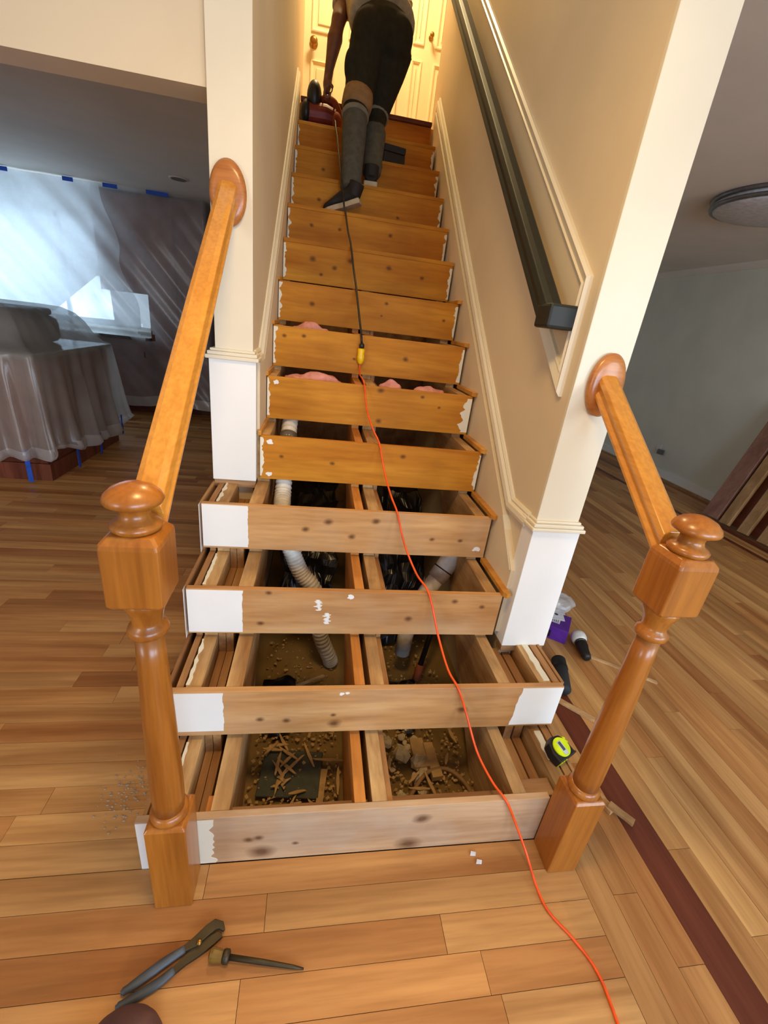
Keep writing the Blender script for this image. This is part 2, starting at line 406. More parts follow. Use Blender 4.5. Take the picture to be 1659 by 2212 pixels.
for i, (x0, x1, y0, y1, ax) in enumerate(planks):
    rnd = random.Random(i*31+5); c = rnd.choice(TX); f = rnd.uniform(.92, 1.06); c = tuple(v*f for v in c)
    if ax == 'd' : c = (.45, .24, .18)
    g = .0006; dz = rnd.uniform(-.0006, .0003)
    if i in near:
        me = umx if ax == 'x' else (umd if ax == 'd' else umy)
        o = bpy.data.objects.new('plank', me); COL.objects.link(o); o.parent = floor
        o.location = ((x0+x1)/2, (y0+y1)/2, -.009+dz); o.scale = (x1-x0-2*g, y1-y0-2*g, .018); o.color = (*c, 1)
    else:
        key = 'x' if ax == 'x' else 'y'; b2 = far[key]
        vs = box(b2, x0+g, x1-g, y0+g, y1-g, -.018+dz, dz)
        for fc in {fc for v in vs for fc in v.link_faces}:
            for lp in fc.loops: lp[lay[key]] = (*c, 1)
for k in 'xy':
    o = obj('planks_beyond', far[k], 'plank_far_'+k, floor); o['kind'] = 'stuff'
# ---- ceiling
bm = bmesh.new()
box(bm, -4.6, 4.3, -3.0, .42, CEIL, CEIL+.15); box(bm, -4.6, -.40, .42, 5.9, CEIL, CEIL+.15); box(bm, .68, 4.3, .42, 5.9, CEIL, CEIL+.15)
struct(obj('ceiling', bm, 'white_ceiling'), 'grey-white ceiling over the ground floor rooms', 'ceiling')
# ---- stair side walls
WLX0, WLX1, WLY = -.466, -.344, .930
WRX0, WRX1, WRY = .602, .742, .462
bm = bmesh.new(); box(bm, WLX0, WLX1, WLY, 3.66, -.12, 5.1)
wl = struct(obj('wall_left', bm, 'tan_wall'), 'tan painted wall on the left of the stairs', 'wall')
bx('post_casing', (WLX0-.002, WLX1+.002, WLY-.014, WLY, .775, 5.0), 'white_trim', wl, .002)
bx('post_base_board', (WLX0-.022, WLX1+.014, WLY-.026, WLY+.05, .772, 1.213), 'white_paint', wl, .002)
bm = bmesh.new()
for z0, z1, e in ((1.213, 1.226, .010), (1.226, 1.238, .004), (1.238, 1.247, -.004)):
    box(bm, WLX0-.022-e, WLX1+.014+e, WLY-.028-e, WLY+.06, z0, z1)
obj('band_moulding', bm, 'white_trim', wl, .003)
bx('sill_block', (WLX0-.018, WLX1+.012, WLY-.022, WLY+.02, .742, .772), 'lumber_x', wl, .001)
# skirt board and sloped cap, left wall
SL = R/T
def toL(u, v_, o_): return Vector((WLX1+o_, u, v_))
def toR(u, v_, o_): return Vector((WRX0-o_, u, v_))
CAP = [(-.006, 0), (.044, 0), (.044, .006), (.036, .011), (.030, .010), (.022, .018), (.006, .021), (-.006, .017)]
PAN = [(0, 0), (.040, 0), (.040, .010), (.034, .013), (.030, .008), (.012, .016), (.006, .018), (0, .010)]
bm = bmesh.new(); prism(bm, [(WLY+.02, .78), (WLY+.02, 1.21), (1.10, 1.21), (3.0, 1.21+1.9*SL), (3.0, 2.2)], 'x', WLX1, WLX1+.022)
obj('skirt_board', bm, 'tan_wall', wl)
bm = bmesh.new(); moulding(bm, [(WLY+.03, 1.206), (1.10, 1.206), (3.02, 1.206+1.92*SL)], toL, CAP)
obj('skirt_moulding', bm, 'white_trim', wl, 0)
# header over the kitchen opening
bx('header', (-4.5, WLX0, WLY+.005, WLY+.125, 1.945, CEIL), 'tan_wall', wl)
bm = bmesh.new(); box(bm, WRX0, WRX1, WRY, 3.2, -.12, 5.1)
wr = struct(obj('wall_right', bm, 'tan_wall'), 'tan painted wall on the right of the stairs', 'wall')
bx('post_casing', (WRX0-.001, WRX1+.006, WRY-.014, WRY, .36, 5.0), 'white_trim', wr, .002)
bx('post_base_board', (WRX0-.010, WRX1+.016, WRY-.026, WRY+.05, .372, .838), 'white_paint', wr, .002)
bm = bmesh.new()
for z0, z1, e in ((.838, .850, .010), (.850, .862, .004), (.862, .871, -.004)):
    box(bm, WRX0-.010-e, WRX1+.016+e, WRY-.028-e, WRY+.06, z0, z1)
obj('band_moulding', bm, 'white_trim', wr, .003)
bx('sill_block', (WRX0-.008, WRX1+.014, WRY-.022, WRY+.02, .345, .372), 'lumber_x', wr, .001)
bm = bmesh.new(); prism(bm, [(WRY+.02, .40), (WRY+.02, .66), (.66, .82), (3.0, .82+2.34*SL), (3.0, 2.2)], 'x', WRX0, WRX0-.024)
obj('skirt_board', bm, 'tan_wall', wr)
bm = bmesh.new(); moulding(bm, [(WRY+.03, .832), (.64, .832), (3.02, .832+2.38*SL)], toR, CAP)
obj('skirt_moulding', bm, 'white_trim', wr)
bm = bmesh.new(); moulding(bm, [(WRY+.03, .655), (.64, .80)], toR, [(-.002, 0), (.004, 0), (.004, .026), (-.002, .026)])
obj('bead', bm, 'white_trim', wr)
# panel frame on the right wall
pz = lambda y_, z_: z_+(y_-.50)*SL
bm = bmesh.new(); moulding(bm, [(.50, 1.25), (3.0, pz(3.0, 1.25)), (3.0, pz(3.0, 1.57)), (.50, 1.57)], toR, PAN, True)
obj('panel_moulding', bm, 'white_trim', wr)
for o_, (yy, zz) in ((wr, (3.12, 2.78)),):
    bm = bmesh.new(); ellipsoid(bm, (WRX0, yy, zz), (.004, .02, .05)); obj('wall_gouge', bm, 'old_paint', o_, smooth=True)
bm = bmesh.new(); ellipsoid(bm, (WLX1, 3.3, 2.86), (.004, .02, .05)); obj('wall_gouge', bm, 'strap_tan', wl, smooth=True)
# ---- outer shell
bm = bmesh.new(); holed_wall(bm, -4.7, 4.4, -3.15, -3.0, 0, CEIL, [(-4.0, -2.4, .75, 2.1), (.1, 1.7, .75, 2.1), (2.15, 3.85, .75, 2.1)])
struct(obj('wall_front', bm, 'tan_wall'), 'front wall with two windows and an added third one behind the viewer', 'wall')
bm = bmesh.new(); holed_wall(bm, -4.7, -.40, 5.8, 5.95, 0, CEIL, [(-4.35, -2.16, .93, 2.15)])
wk = struct(obj('wall_kitchen', bm, 'kitchen_wall'), 'kitchen wall with the bright window', 'wall')
bx('wall_return', (-.62, -.45, 3.66, 5.8, 0, CEIL), 'kitchen_wall', wk)
struct(bx('wall_far_left', (-4.7, -4.6, -3.0, 5.9, 0, CEIL), 'kitchen_wall'), 'far left kitchen wall', 'wall')
bm = bmesh.new(); box(bm, 4.25, 4.4, -3.0, 5.9, 0, CEIL); box(bm, .742, 4.3, 5.75, 5.9, 0, CEIL)
wsr = struct(obj('wall_sage', bm, 'sage_wall'), 'pale sage grey wall of the right-hand room', 'wall')
bm = bmesh.new(); box(bm, 4.235, 4.25, -3.0, 5.75, 0, .095); box(bm, 4.230, 4.25, -3, 5.75, .095, .108)
struct(obj('baseboard_right', bm, 'white_paint'), 'white baseboard along the sage grey wall', 'baseboard')
bm = bmesh.new(); prism(bm, [(4.25, CEIL), (4.18, CEIL), (4.195, CEIL-.02), (4.235, CEIL-.055), (4.25, CEIL-.06)], 'y', -3, 5.75)
struct(obj('trim_1', bm, 'white_ceiling'), 'crown moulding above the sage grey wall', 'trim')
bx('shoe_strip', (4.2, 4.235, -3, 5.75, 0, .018), 'board_tan', wsr)
def window(name, x0, x1, z0, z1, y0, label, inward):
    bm = bmesh.new(); d = .05
    for a, b_, c, e in ((x0, x1, z0, z0+d), (x0, x1, z1-d, z1), (x0, x0+d, z0, z1), (x1-d, x1, z0, z1), ((x0+x1)/2-.02, (x0+x1)/2+.02, z0, z1), (x0, x1, (z0+z1)/2-.02, (z0+z1)/2+.02)):
        box(bm, a, b_, y0, y0+.05, c, e)
    wn = struct(obj(name, bm, 'white_paint'), label, 'window')
    for i in range(2):
        for k in range(2):
            xa = x0+d+i*((x1-x0)/2-.035); za = z0+d+k*((z1-z0)/2-.035)
            bx('pane', (xa, xa+(x1-x0)/2-.065, y0+.022, y0+.026, za, za+(z1-z0)/2-.065), 'pane_glass', wn)
window('window_1', .1, 1.7, .75, 2.1, -3.1, 'front window behind the viewer', 1)
window('window_2', 2.15, 3.85, .75, 2.1, -3.1, 'front window of the right-hand room', 1)
window('added_window_left', -4.0, -2.4, .75, 2.1, -3.1, 'added window for the left fill light, behind the viewer', 1)  # unseen window added to go with the left fill light
window('window_3', -4.35, -2.16, .93, 2.15, 5.85, 'bright kitchen window behind the hanging plastic sheet', -1)
# ---- upper floor
bm = bmesh.new()
box(bm, -1.6, 2.0, 3.03, 4.75, 2.50, 2.656)
struct(obj('floor_landing', bm, 'pine_gold'), 'landing floor at the top of the stairs', 'floor')
bm = bmesh.new(); box(bm, -1.7, 2.1, 4.52, 4.66, 2.5, 5.1); box(bm, -1.7, -1.6, 3.0, 4.6, 2.5, 5.1); box(bm, 2.0, 2.1, 3.0, 4.6, 2.5, 5.1)
box(bm, -1.6, WLX0, 3.5, 3.6, 2.5, 5.1); box(bm, WRX1, 2.0, 3.0, 3.1, 2.5, 5.1)
struct(obj('wall_upper', bm, 'tan_wall'), 'upstairs hall walls around the landing', 'wall')
bm = bmesh.new(); box(bm, -1.7, 2.1, .38, 4.7, 5.08, 5.2); box(bm, -.5, .8, .36, .42, CEIL+.02, 5.1)
struct(obj('ceiling_upper', bm, 'white_ceiling'), 'ceiling high above the stairwell', 'ceiling')
def panel_door(name, label, x0, x1, yf, z0, h, cols, rows, knobs, casing=.07):
    d = struct(bx(name, (x0, x1, yf, yf+.035, z0, z0+h), 'door_white'), label, 'door')
    st = .10 if cols == 2 else .06
    W = x1-x0; pw = (W-st*(cols+1))/cols
    for za, zb in rows:
        for c in range(cols):
            a = x0+st+c*(pw+st)
            bm = bmesh.new()
            moulding(bm, [(a, z0+za), (a+pw, z0+za), (a+pw, z0+zb), (a, z0+zb)], lambda u, v_, o_: Vector((u, yf-o_, v_)), [(0, 0), (.028, 0), (.024, .006), (.012, .012), (.004, .010)], True)
            obj('panel_moulding', bm, 'door_white', d)
            bx('panel', (a+.055, a+pw-.055, yf-.008, yf, z0+za+.055, z0+zb-.055), 'door_white', d, .006)
    for s, a, b_ in ((0, x0-casing, x0-.004), (1, x1+.004, x1+casing)):
        bx('casing', (a, b_, yf-.03, yf+.02, z0, z0+h+casing), 'door_white', d, .004)
    bx('casing', (x0-casing, x1+casing, yf-.03, yf+.02, z0+h, z0+h+casing), 'door_white', d, .004)
    for kx, kz, r in knobs:
        bm = bmesh.new(); Mk = Matrix.Translation((kx, yf, kz)) @ Matrix.Rotation(math.pi/2, 4, 'X')
        lathe(bm, [(r*1.05, -.002), (r*1.05, .006), (r*.4, .012), (r*.36, .03), (r*.85, .038), (r, .05), (r*.85, .063), (r*.3, .068)], 0, 0, 0, 20, Mk)
        obj('knob', bm, 'brass', d, smooth=True)
LZ = 2.658
panel_door('door_1', 'white six-panel door at the top of the stairs with a round knob', -.425, .325, 4.48, LZ, 2.03, 2, [(.22, .80), (.98, 1.52), (1.62, 1.93)], [(-.30, LZ+.905, .034)])
panel_door('door_2', 'narrow white folding closet door right of the panelled door', .47, .98, 4.48, LZ, 2.03, 2, [(.12, .95), (1.05, 1.93)], [(.729, LZ+1.12, .02)], .055)
# ================================================================== STAIRCASE
st = thing('staircase', 'pine staircase with its lower treads torn off, showing bare risers and stringers', 'staircase', (0.12, 0, 0))
def ragged_patch(name, x0, x1, z0, z1, yf, side, amp, parent, seed, mat='white_paint', slant=0.0):
    rnd = random.Random(seed); n = 22; L_ = []
    for i in range(n+1):
        z = z0+(z1-z0)*i/n; wv = amp*(noise.noise(Vector((seed*3.1, z*38, 0)))+.5*noise.noise(Vector((seed*1.7, z*110, 4))))
        s = slant*(i/n)
        L_.append((x1+wv+s, z) if side == 'l' else (x0+wv+s, z))
    base = (x0 if side == 'l' else x1)
    pts = [(base, z0)]+L_+[(base, z1)]
    if side == 'r': pts = pts
    bm = bmesh.new(); prism(bm, pts, 'y', yf-.0012, yf+.0002); return obj(name, bm, mat, parent)
def blob(name, cx, cz, rx, rz, yf, parent, seed, mat='white_paint'):
    pts = []
    for i in range(18):
        a = 2*math.pi*i/18; f = 1+.55*noise.noise(Vector((math.cos(a)*1.6+seed, math.sin(a)*1.6, seed*.7)))
        pts.append((cx+rx*f*math.cos(a), cz+rz*f*math.sin(a)))
    bm = bmesh.new(); prism(bm, pts, 'y', yf-.0012, yf+.0002); return obj(name, bm, mat, parent)
KNOTS = {1: [(-0.186, 0.044, 2.2), (-0.229, 0.096, 0.9), (-0.202, 0.101, 0.9), (0.248, 0.139, 1.6), (0.223, 0.031, 2.2), (-0.106, 0.066, 0.6)], 2: [(-0.002, 0.248, 1.3), (-0.012, 0.281, 0.6), (0.402, 0.294, 1.2), (-0.227, 0.27, 0.8), (-0.15, 0.263, 0.8)], 3: [(-0.255, 0.442, 0.8), (0.396, 0.543, 0.8), (0.498, 0.522, 0.7), (0.242, 0.468, 0.9), (-0.231, 0.562, 0.7)], 4: [(-0.044, 0.716, 1.1), (-0.125, 0.681, 0.9), (0.045, 0.659, 0.9), (0.349, 0.662, 0.7), (0.462, 0.661, 0.7), (0.128, 0.726, 1.0)], 5: [(-0.234, 0.875, 0.6), (-0.036, 0.862, 0.7), (0.244, 0.912, 0.8)], 6: [(0.158, 1.13, 1.0), (0.163, 0.999, 0.9), (0.343, 1.118, 0.6), (0.423, 1.079, 0.5)], 7: [(-0.267, 1.292, 0.7), (-0.182, 1.299, 0.7), (0.291, 1.251, 0.9), (0.049, 1.225, 0.5)], 8: [(-0.156, 1.44, 0.9), (0.205, 1.483, 0.7), (0.505, 1.44, 0.6), (0.184, 1.424, 0.4)], 9: [(-0.166, 1.655, 1.1), (-0.053, 1.626, 0.9), (0.229, 1.662, 1.0), (-0.122, 1.587, 0.7), (0.411, 1.637, 0.8), (0.028, 1.668, 1.1)], 10: [(-0.186, 1.835, 0.8), (-0.035, 1.834, 0.7), (0.248, 1.844, 0.8)], 11: [(-0.158, 2.002, 0.8), (0.308, 1.976, 0.7)], 12: [(-0.142, 2.204, 0.8)], 13: [(.2, 2.39, .8)]}
def scrape(name, cx, cz, w_, h, yf, parent, seed, mat='white_paint'):
    rnd = random.Random(seed); bm = bmesh.new(); n = 9
    for i in range(n):
        z = cz+h*(i/(n-1)-.5)*2; a = w_*rnd.uniform(.35, 1); x = cx+w_*rnd.uniform(-.35, .35)
        prism(bm, [(x-a, z), (x-a*.3, z-h*.13), (x+a*.8, z-h*.08), (x+a, z+h*.05), (x+a*.2, z+h*.14), (x-a*.7, z+h*.09)], 'y', yf-.0010, yf+.0002)
    return obj(name, bm, mat, parent)
RX = {1: (-.505, .612), 2: (FL, FR), 3: (FL, .562), 4: (FL, .566)}
for k in range(1, 15):
    x0, x1 = RX.get(k, (XL, XR)); yf = (k-1)*T; zb = 0.001 if k == 1 else (k-1)*R+G; zt = k*R
    if k == 14: zt = k*R-.004
    bm = bmesh.new(); v = box(bm, x0, x1, yf, yf+.019, zb, zt)
    kp = [(a, b_, c_) for a, b_, c_ in KNOTS.get(k, [])]
    if k == 1: wood('riser_1', srgb(158, 116, 78), srgb(206, 172, 134), 'x', 9, .10, 0.5, bump=.15, stain=srgb(188, 176, 160), stainamt=.55, kpts=kp)
    elif k < 5: wood('riser_%d' % k, srgb(172, 118, 66), srgb(214, 168, 112), 'x', 9, .10, 0.58, bump=.12, spec=.2, stain=srgb(196, 172, 142), stainamt=.35, kpts=kp)
    else: wood('riser_%d' % k, srgb(176, 106, 22), srgb(216, 150, 48), 'x', 9, .10, 0.6, bump=.12, spec=.18, stain=srgb(150, 84, 26), stainamt=.35, kpts=kp)
    ri = obj('riser', bm, 'riser_%d' % k, st, .0015)
    if k == 1:
        ragged_patch('white_paint', x0+.001, -.435, zb, zt-.004, yf, 'l', .004, ri, 1)
        ragged_patch('white_paint', -.36, -.322, zb+.004, zt-.006, yf, 'l', .016, ri, 2, 'old_paint')
    if k == 2:
        ragged_patch('white_paint', x0+.001, -.335, zb+.018, zt-.006, yf, 'l', .004, ri, 6); ragged_patch('white_paint', .572, x1-.001, zb+.008, zt-.004, yf, 'r', .005, ri, 7, slant=.012)
        blob('white_paint', .005, .365, .007, .005, yf, ri, 31); blob('white_paint', .022, .367, .006, .004, yf, ri, 32)
    if k == 3:
        ragged_patch('white_paint', x0+.001, -.315, zb+.006, zt-.004, yf, 'l', .004, ri, 8)
        scrape('white_paint', -.072, .515, .015, .019, yf, ri, 9); scrape('white_paint', -.042, .462, .013, .020, yf, ri, 10); blob('old_paint', .03, .55, .010, .009, yf, ri, 34)
    if k == 4:
        ragged_patch('white_paint', x0+.001, -.330, zb+.008, zt-.003, yf, 'l', .004, ri, 11); blob('white_paint', .53, .625, .016, .008, yf, ri, 12)
    if 5 <= k <= 13:
        ragged_patch('white_paint', x0+.0005, x0+.010, zb+.012, zt-.006, yf, 'l', .016, ri, 20+k, 'old_paint')
        ragged_patch('white_paint', x1-(.034 if k == 6 else .012), x1-.0005, zb+.010, zt-.012, yf, 'r', .022 if k == 6 else .015, ri, 40+k, 'old_paint')
        if k in (5, 6): blob('white_paint', x0+.035, zb+(.02 if k == 5 else .15), .012, .008, yf, ri, 60+k)
        if k == 5: blob('white_paint', x0+.035, zb+.148, .012, .009, yf, ri, 71)
def sawtooth(x0, x1, mat, name, drop=0.0, k0=1, k1=13, low=.30, ystart=.019, parent=st, bottom=None, top_k_z=0.0):
    pts = [(ystart+(k0-1)*T, max(-.09, (k0-1)*R-.2) if k0 > 1 else -.09)]
    for k in range(k0, k1+1):
        pts += [((k-1)*T+.0195, k*R-drop), (k*T+.0195, k*R-drop)]
    yend = k1*T+.0195
    if bottom is None:
        pts.append((yend, max(-.09, yend*SL-low))); yb = (low-.09)/SL
        if k0 == 1: pts.append((yb, -.09))
    else: pts.append((yend, bottom)); pts[0] = (pts[0][0], bottom)
    bm = bmesh.new(); prism(bm, pts, 'x', x0, x1); return obj(name, bm, mat, parent)
sawtooth(-.329, -.283, 'lumber', 'stringer')
sawtooth(.044, .075, 'lumber_orange', 'stringer')
sawtooth(.093, .134, 'lumber', 'stringer')
sawtooth(.136, .152, 'lumber_side', 'stringer', .01)
sawtooth(.505, .545, 'lumber', 'stringer')
# widened lower left steps
sawtooth(FL-.008, FL+.001, 'lumber_side', 'side_panel', .001, 1, 4, bottom=.002, ystart=.0)
bmw = bmesh.new()
pp = [(.0, .004)]
for k in range(1, 5): pp += [((k-1)*T+.001, k*R-.006), (k*T+.001, k*R-.006)]
pp.append((4*T+.001, .004)); prism(bmw, pp, 'x', FL-.0095, FL-.008); obj('side_paint', bmw, 'white_paint', st)
sawtooth(-.466, -.447, 'lumber_side', 'side_board', .004, 1, 4, bottom=-.05)
sawtooth(-.440, -.398, 'lumber', 'outer_stringer', .004, 1, 4, bottom=-.05)
sawtooth(-.396, -.374, 'lumber_side', 'blocking_board', .075, 1, 4, bottom=-.05)
sawtooth(-.372, -.349, 'lumber_side', 'blocking_board', .075, 1, 4, bottom=-.05)
for k in range(1, 5):   # streak of old paint along the outer stringer
    bm = bmesh.new(); y0 = (k-1)*T+.03; y1 = k*T-.005; n = 14; L_ = []; Rr = []
    for i in range(n+1):
        y_ = y0+(y1-y0)*i/n
        L_.append((-.441+.003*noise.noise(Vector((y_*40, k, 1))), y_)); Rr.append((-.432+.012*noise.noise(Vector((y_*30, k, 8))), y_))
    prism(bm, L_+Rr[::-1], 'z', k*R-.006, k*R-.001); obj('paint_streak', bm, 'old_paint', st)
# widened lower right steps
sawtooth(FR-.001, FR+.009, 'lumber_side', 'side_panel', .001, 1, 2, bottom=.002, ystart=0)
sawtooth(.698, .722, 'lumber_side', 'side_board', .003, 1, 2, bottom=-.05)
sawtooth(.650, .692, 'lumber', 'outer_stringer', .004, 1, 2, bottom=-.05)
sawtooth(.612, .642, 'lumber_side', 'blocking_board', .06, 1, 2, bottom=-.05)
sawtooth(.578, .606, 'lumber_side', 'blocking_board', .06, 1, 2, bottom=-.05)
for k in (1, 2):
    bm = bmesh.new(); y0 = (k-1)*T+(.12 if k == 1 else .03); y1 = k*T-.005; n = 12; L_ = []; Rr = []
    for i in range(n+1):
        y_ = y0+(y1-y0)*i/n
        L_.append((.668+.006*noise.noise(Vector((y_*40, k, 3))), y_)); Rr.append((.690+.004*noise.noise(Vector((y_*30, k, 6))), y_))
    prism(bm, L_+Rr[::-1], 'z', k*R-.006, k*R-.001); obj('paint_streak', bm, 'old_paint', st)
# cleat boards behind the first riser
bx('cleat', (-.30, .09, .028, .066, -.09, .13), 'lumber_x', st, .002)
bx('cleat', (.138, .50, .028, .066, -.09, .138), 'lumber_x', st, .002)
bx('cleat', (-.345, -.31, .024, .07, .05, .175), 'lumber_orange', st, .002)
bx('cleat', (.55, .645, .022, .075, .05, .170), 'lumber_x', st, .002)
# sawn tread ends left along the walls
for k in range(3, 9):
    bm = bmesh.new(); y0 = (k-1)*T-.022; y1 = k*T-.001
    prism(bm, [(.556, y0+.012), (.566, y0), (.580, y0+.004), (.580, y1), (.556, y1)], 'z', k*R+.0015, k*R+.019); obj('tread_end', bm, 'pine_gold', st, .001)
for k in range(5, 9):
    bm = bmesh.new(); y0 = (k-1)*T-.012; y1 = k*T-.001
    prism(bm, [(-.3235, y0), (-.313, y0+.008), (-.310, y1), (-.3235, y1)], 'z', k*R+.0015, k*R+.018); obj('tread_end', bm, 'pine_gold', st, .001)
for k in range(9, 14):
    bx('tread', (XL, XR+.004, (k-1)*T+.0005, k*T-.0005, k*R+.0005, k*R+.0178), 'riser_%d' % k, st, .001)
bx('landing_nosing', (XL, XR, 13*T-.024, 13*T+.03, 14*R-.0035, 14*R+.020), 'mahogany', st, .004)
# ---- ground under the stairs
bm = bmesh.new(); nx, ny = 46, 90
V = [[bm.verts.new((-.34+(.95)*i/nx, .02+2.9*jj/ny, -.085+.02*noise.noise(Vector((i*.3, jj*.3, 2)))+.035*max(0, noise.noise(Vector((i*.11, jj*.09, 7)))))) for jj in range(ny+1)] for i in range(nx+1)]
for i in range(nx):
    for jj in range(ny): bm.faces.new((V[i][jj], V[i+1][jj], V[i+1][jj+1], V[i][jj+1]))
dirt = obj('dirt_ground', bm, 'dirt', None, smooth=True); tag(dirt, 'dusty dirt ground inside the open staircase', 'dirt'); dirt['kind'] = 'stuff'
bx_back = struct(bx('wall_cavity', (-.344, .602, 2.3, 2.34, -.1, 1.6), 'lumber_side'), 'board wall at the back of the space under the stairs', 'wall')
# ================================================================== NEWELS AND RAILS
def newel(cx, cyy, label):
    t = thing('newel_post', label, 'newel post', (cx, cyy, 0), 'turned oak newel posts'); h = .044
    bm = bmesh.new()
    pr_ = [(h, 0), (h, .292), (h-.006, .300)]
    rs = [[Vector((cx+sx*a, cyy+sy_*a, z)) for sx, sy_ in ((-1, -1), (1, -1), (1, 1), (-1, 1))] for a, z in pr_]
    rings(bm, rs); obj('base_block', bm, 'oak', t, .003)
    bm = bmesh.new(); lathe(bm, [(.036, .298), (.041, .302), (.042, .310), (.038, .318), (.034, .322)], cx, cyy); obj('collar', bm, 'oak', t, smooth=True)
    bm = bmesh.new(); lathe(bm, [(.033, .320), (.0345, .36), (.034, .45), (.031, .60), (.027, .75), (.0245, .815)], cx, cyy); obj('shaft', bm, 'oak', t, smooth=True)
    bm = bmesh.new(); lathe(bm, [(.024, .812), (.033, .818), (.036, .826), (.033, .835), (.026, .840), (.026, .848), (.030, .868), (.038, .885), (.039, .893), (.033, .898)], cx, cyy); obj('neck_ring', bm, 'oak', t, smooth=True)
    bm = bmesh.new(); c = .016; rs = []
    for a, z, cc in ((.040, .894, .020), (.0465, .902, .012), (.0465, 1.010, .012), (.0455, 1.018, .014), (.036, 1.030, .018)):
        rs.append([Vector((cx+u, cyy+v_, z)) for u, v_ in ((-a+cc*.3, -a), (a-cc*.3, -a), (a, -a+cc*.3), (a, a-cc*.3), (a-cc*.3, a), (-a+cc*.3, a), (-a, a-cc*.3), (-a, -a+cc*.3))])
    rings(bm, rs); obj('top_block', bm, 'oak', t, .0025)
    bm = bmesh.new(); lathe(bm, [(.033, 1.028), (.039, 1.034), (.040, 1.040), (.034, 1.046), (.026, 1.050), (.023, 1.060), (.024, 1.068), (.034, 1.074), (.044, 1.079), (.046, 1.084), (.043, 1.092), (.033, 1.102), (.018, 1.109), (.002, 1.112)], cx, cyy); obj('cap', bm, 'oak', t, smooth=True)
    return t
NL = (-.400, -.0475); NR = (.652, -.0475)
newel(*NL, 'turned oak newel post at the left foot of the stairs')
newel(*NR, 'turned oak newel post at the right foot of the stairs')
RAILP = [(-.027, -.022), (.027, -.022), (.028, -.014), (.021, -.006), (.025, .004), (.029, .014), (.026, .026), (.014, .032), (-.014, .032), (-.026, .026), (-.029, .014), (-.025, .004), (-.021, -.006), (-.028, -.014)]
def oak_rail(a, b_, wally, label):
    t = thing('handrail', label, 'handrail', a, 'oak handrails from wall end to newel')
    A, B = Vector(a), Vector(b_); d = (B-A).normalized(); s = Vector((1, 0, 0)); s = (s-d*s.dot(d)).normalized(); u = s.cross(d)
    if u.z < 0: u = -u
    bm = bmesh.new(); rs = []
    for P, pl in ((A, NL[1]+.046), (B, wally-.02)):
        ring = []
        for q, r_ in RAILP:
            p = P+s*q+u*r_; p = p+d*((pl-p.y)/d.y); ring.append(p)
        rs.append(ring)
    rings(bm, rs); obj('rail', bm, 'oak_rail', t, .0015)
    bm = bmesh.new(); c = B
    M = Matrix.Translation((c.x, wally, c.z-.005)) @ Matrix.Rotation(math.pi/2, 4, 'X') @ Matrix.Diagonal((.78, 1.25, 1, 1))
    lathe(bm, [(.066, 0), (.070, .006), (.070, .012), (.062, .019), (.050, .022)], 0, 0, 0, 40, M); obj('rosette', bm, 'oak_rosette', t, smooth=True)
oak_rail((NL[0], NL[1], .985), (-.413, WLY-.014, 1.70), WLY-.014, 'straight oak handrail from left wall end down to the left newel')
oak_rail((NR[0], NR[1], .985), (.690, WRY-.014, 1.305), WRY-.014, 'short oak handrail from right wall end down to the right newel')
# dark wall rail
t = thing('wall_handrail', 'dark green-black wooden handrail fixed to the right stair wall', 'handrail', (.53, .53, 1.4))
RP = [(-.030, -.030), (.024, -.030), (.030, -.020), (.026, -.006), (.030, .012), (.026, .030), (.010, .036), (-.016, .034), (-.030, .022)]
A = Vector((.535, .560, 1.465)); d = Vector((0, 1, SL)).normalized(); u = Vector((0, -d.z, d.y)); E = A+d*3.1
bm = bmesh.new()
rings(bm, [[Vector((P.x-q, P.y, P.z))+u*r_ + (d*0) for q, r_ in RP] for P in (A, E)]); obj('rail', bm, 'rail_green', t, .003)
bm = bmesh.new(); box(bm, .505, WRX0, A.y-.052, A.y+.034, A.z-.034, A.z+.030); obj('return_end', bm, 'rail_green', t, .008)
for yy in (1.0, 2.3):
    P = A+d*((yy-A.y)/d.y)
    bm = bmesh.new(); tube(bm, smooth_pts([P+Vector((0, 0, -.03)), P+Vector((.01, 0, -.07)), Vector((WRX0, yy, P.z-.085))]), .008); obj('bracket', bm, 'steel_dark', t, smooth=True)
# ================================================================== CORDS
t = thing('extension_cord', 'orange extension cord running down the stairs to the floor, yellow socket end', 'cord', (.6, -.3, 0))
pts = [(.60, -.62, .004), (.629, -.392, .004), (.632, -.305, .004), (.606, -.242, .004), (.567, -.181, .005), (.556, -.125, .012), (.545, -.060, .05), (.512, -.018, .12), (.474, -.004, .1935),
       (.45, .05, .200), (.425, .13, .225), (.395, .20, .31), (.364, .226, .3835), (.345, .29, .40), (.325, .38, .46), (.293, .457, .5735), (.262, .54, .60), (.225, .63, .67), (.197, .688, .7635),
       (.180, .76, .80), (.160, .85, .86), (.138, .919, .9535), (.118, 1.0, .99), (.095, 1.09, 1.05), (.081, 1.151, 1.1435), (.076, 1.22, 1.16), (.073, 1.31, 1.165), (.0735, 1.368, 1.185), (.0745, 1.374, 1.212)]
bm = bmesh.new(); tube(bm, smooth_pts(pts, 6), .0036, 10); obj('cable', bm, 'orange_cord', t, smooth=True)
bm = bmesh.new(); Mk = Matrix.Translation((.0745, 1.368, 1.205)) @ Matrix.Rotation(-.06, 4, 'X')
lathe(bm, [(.006, 0), (.011, .006), (.0155, .016), (.0165, .03), (.0155, .05), (.0165, .056), (.0165, .066), (.010, .069)], 0, 0, 0, 20, Mk); obj('socket_end', bm, 'yellow_plug', t, smooth=True)
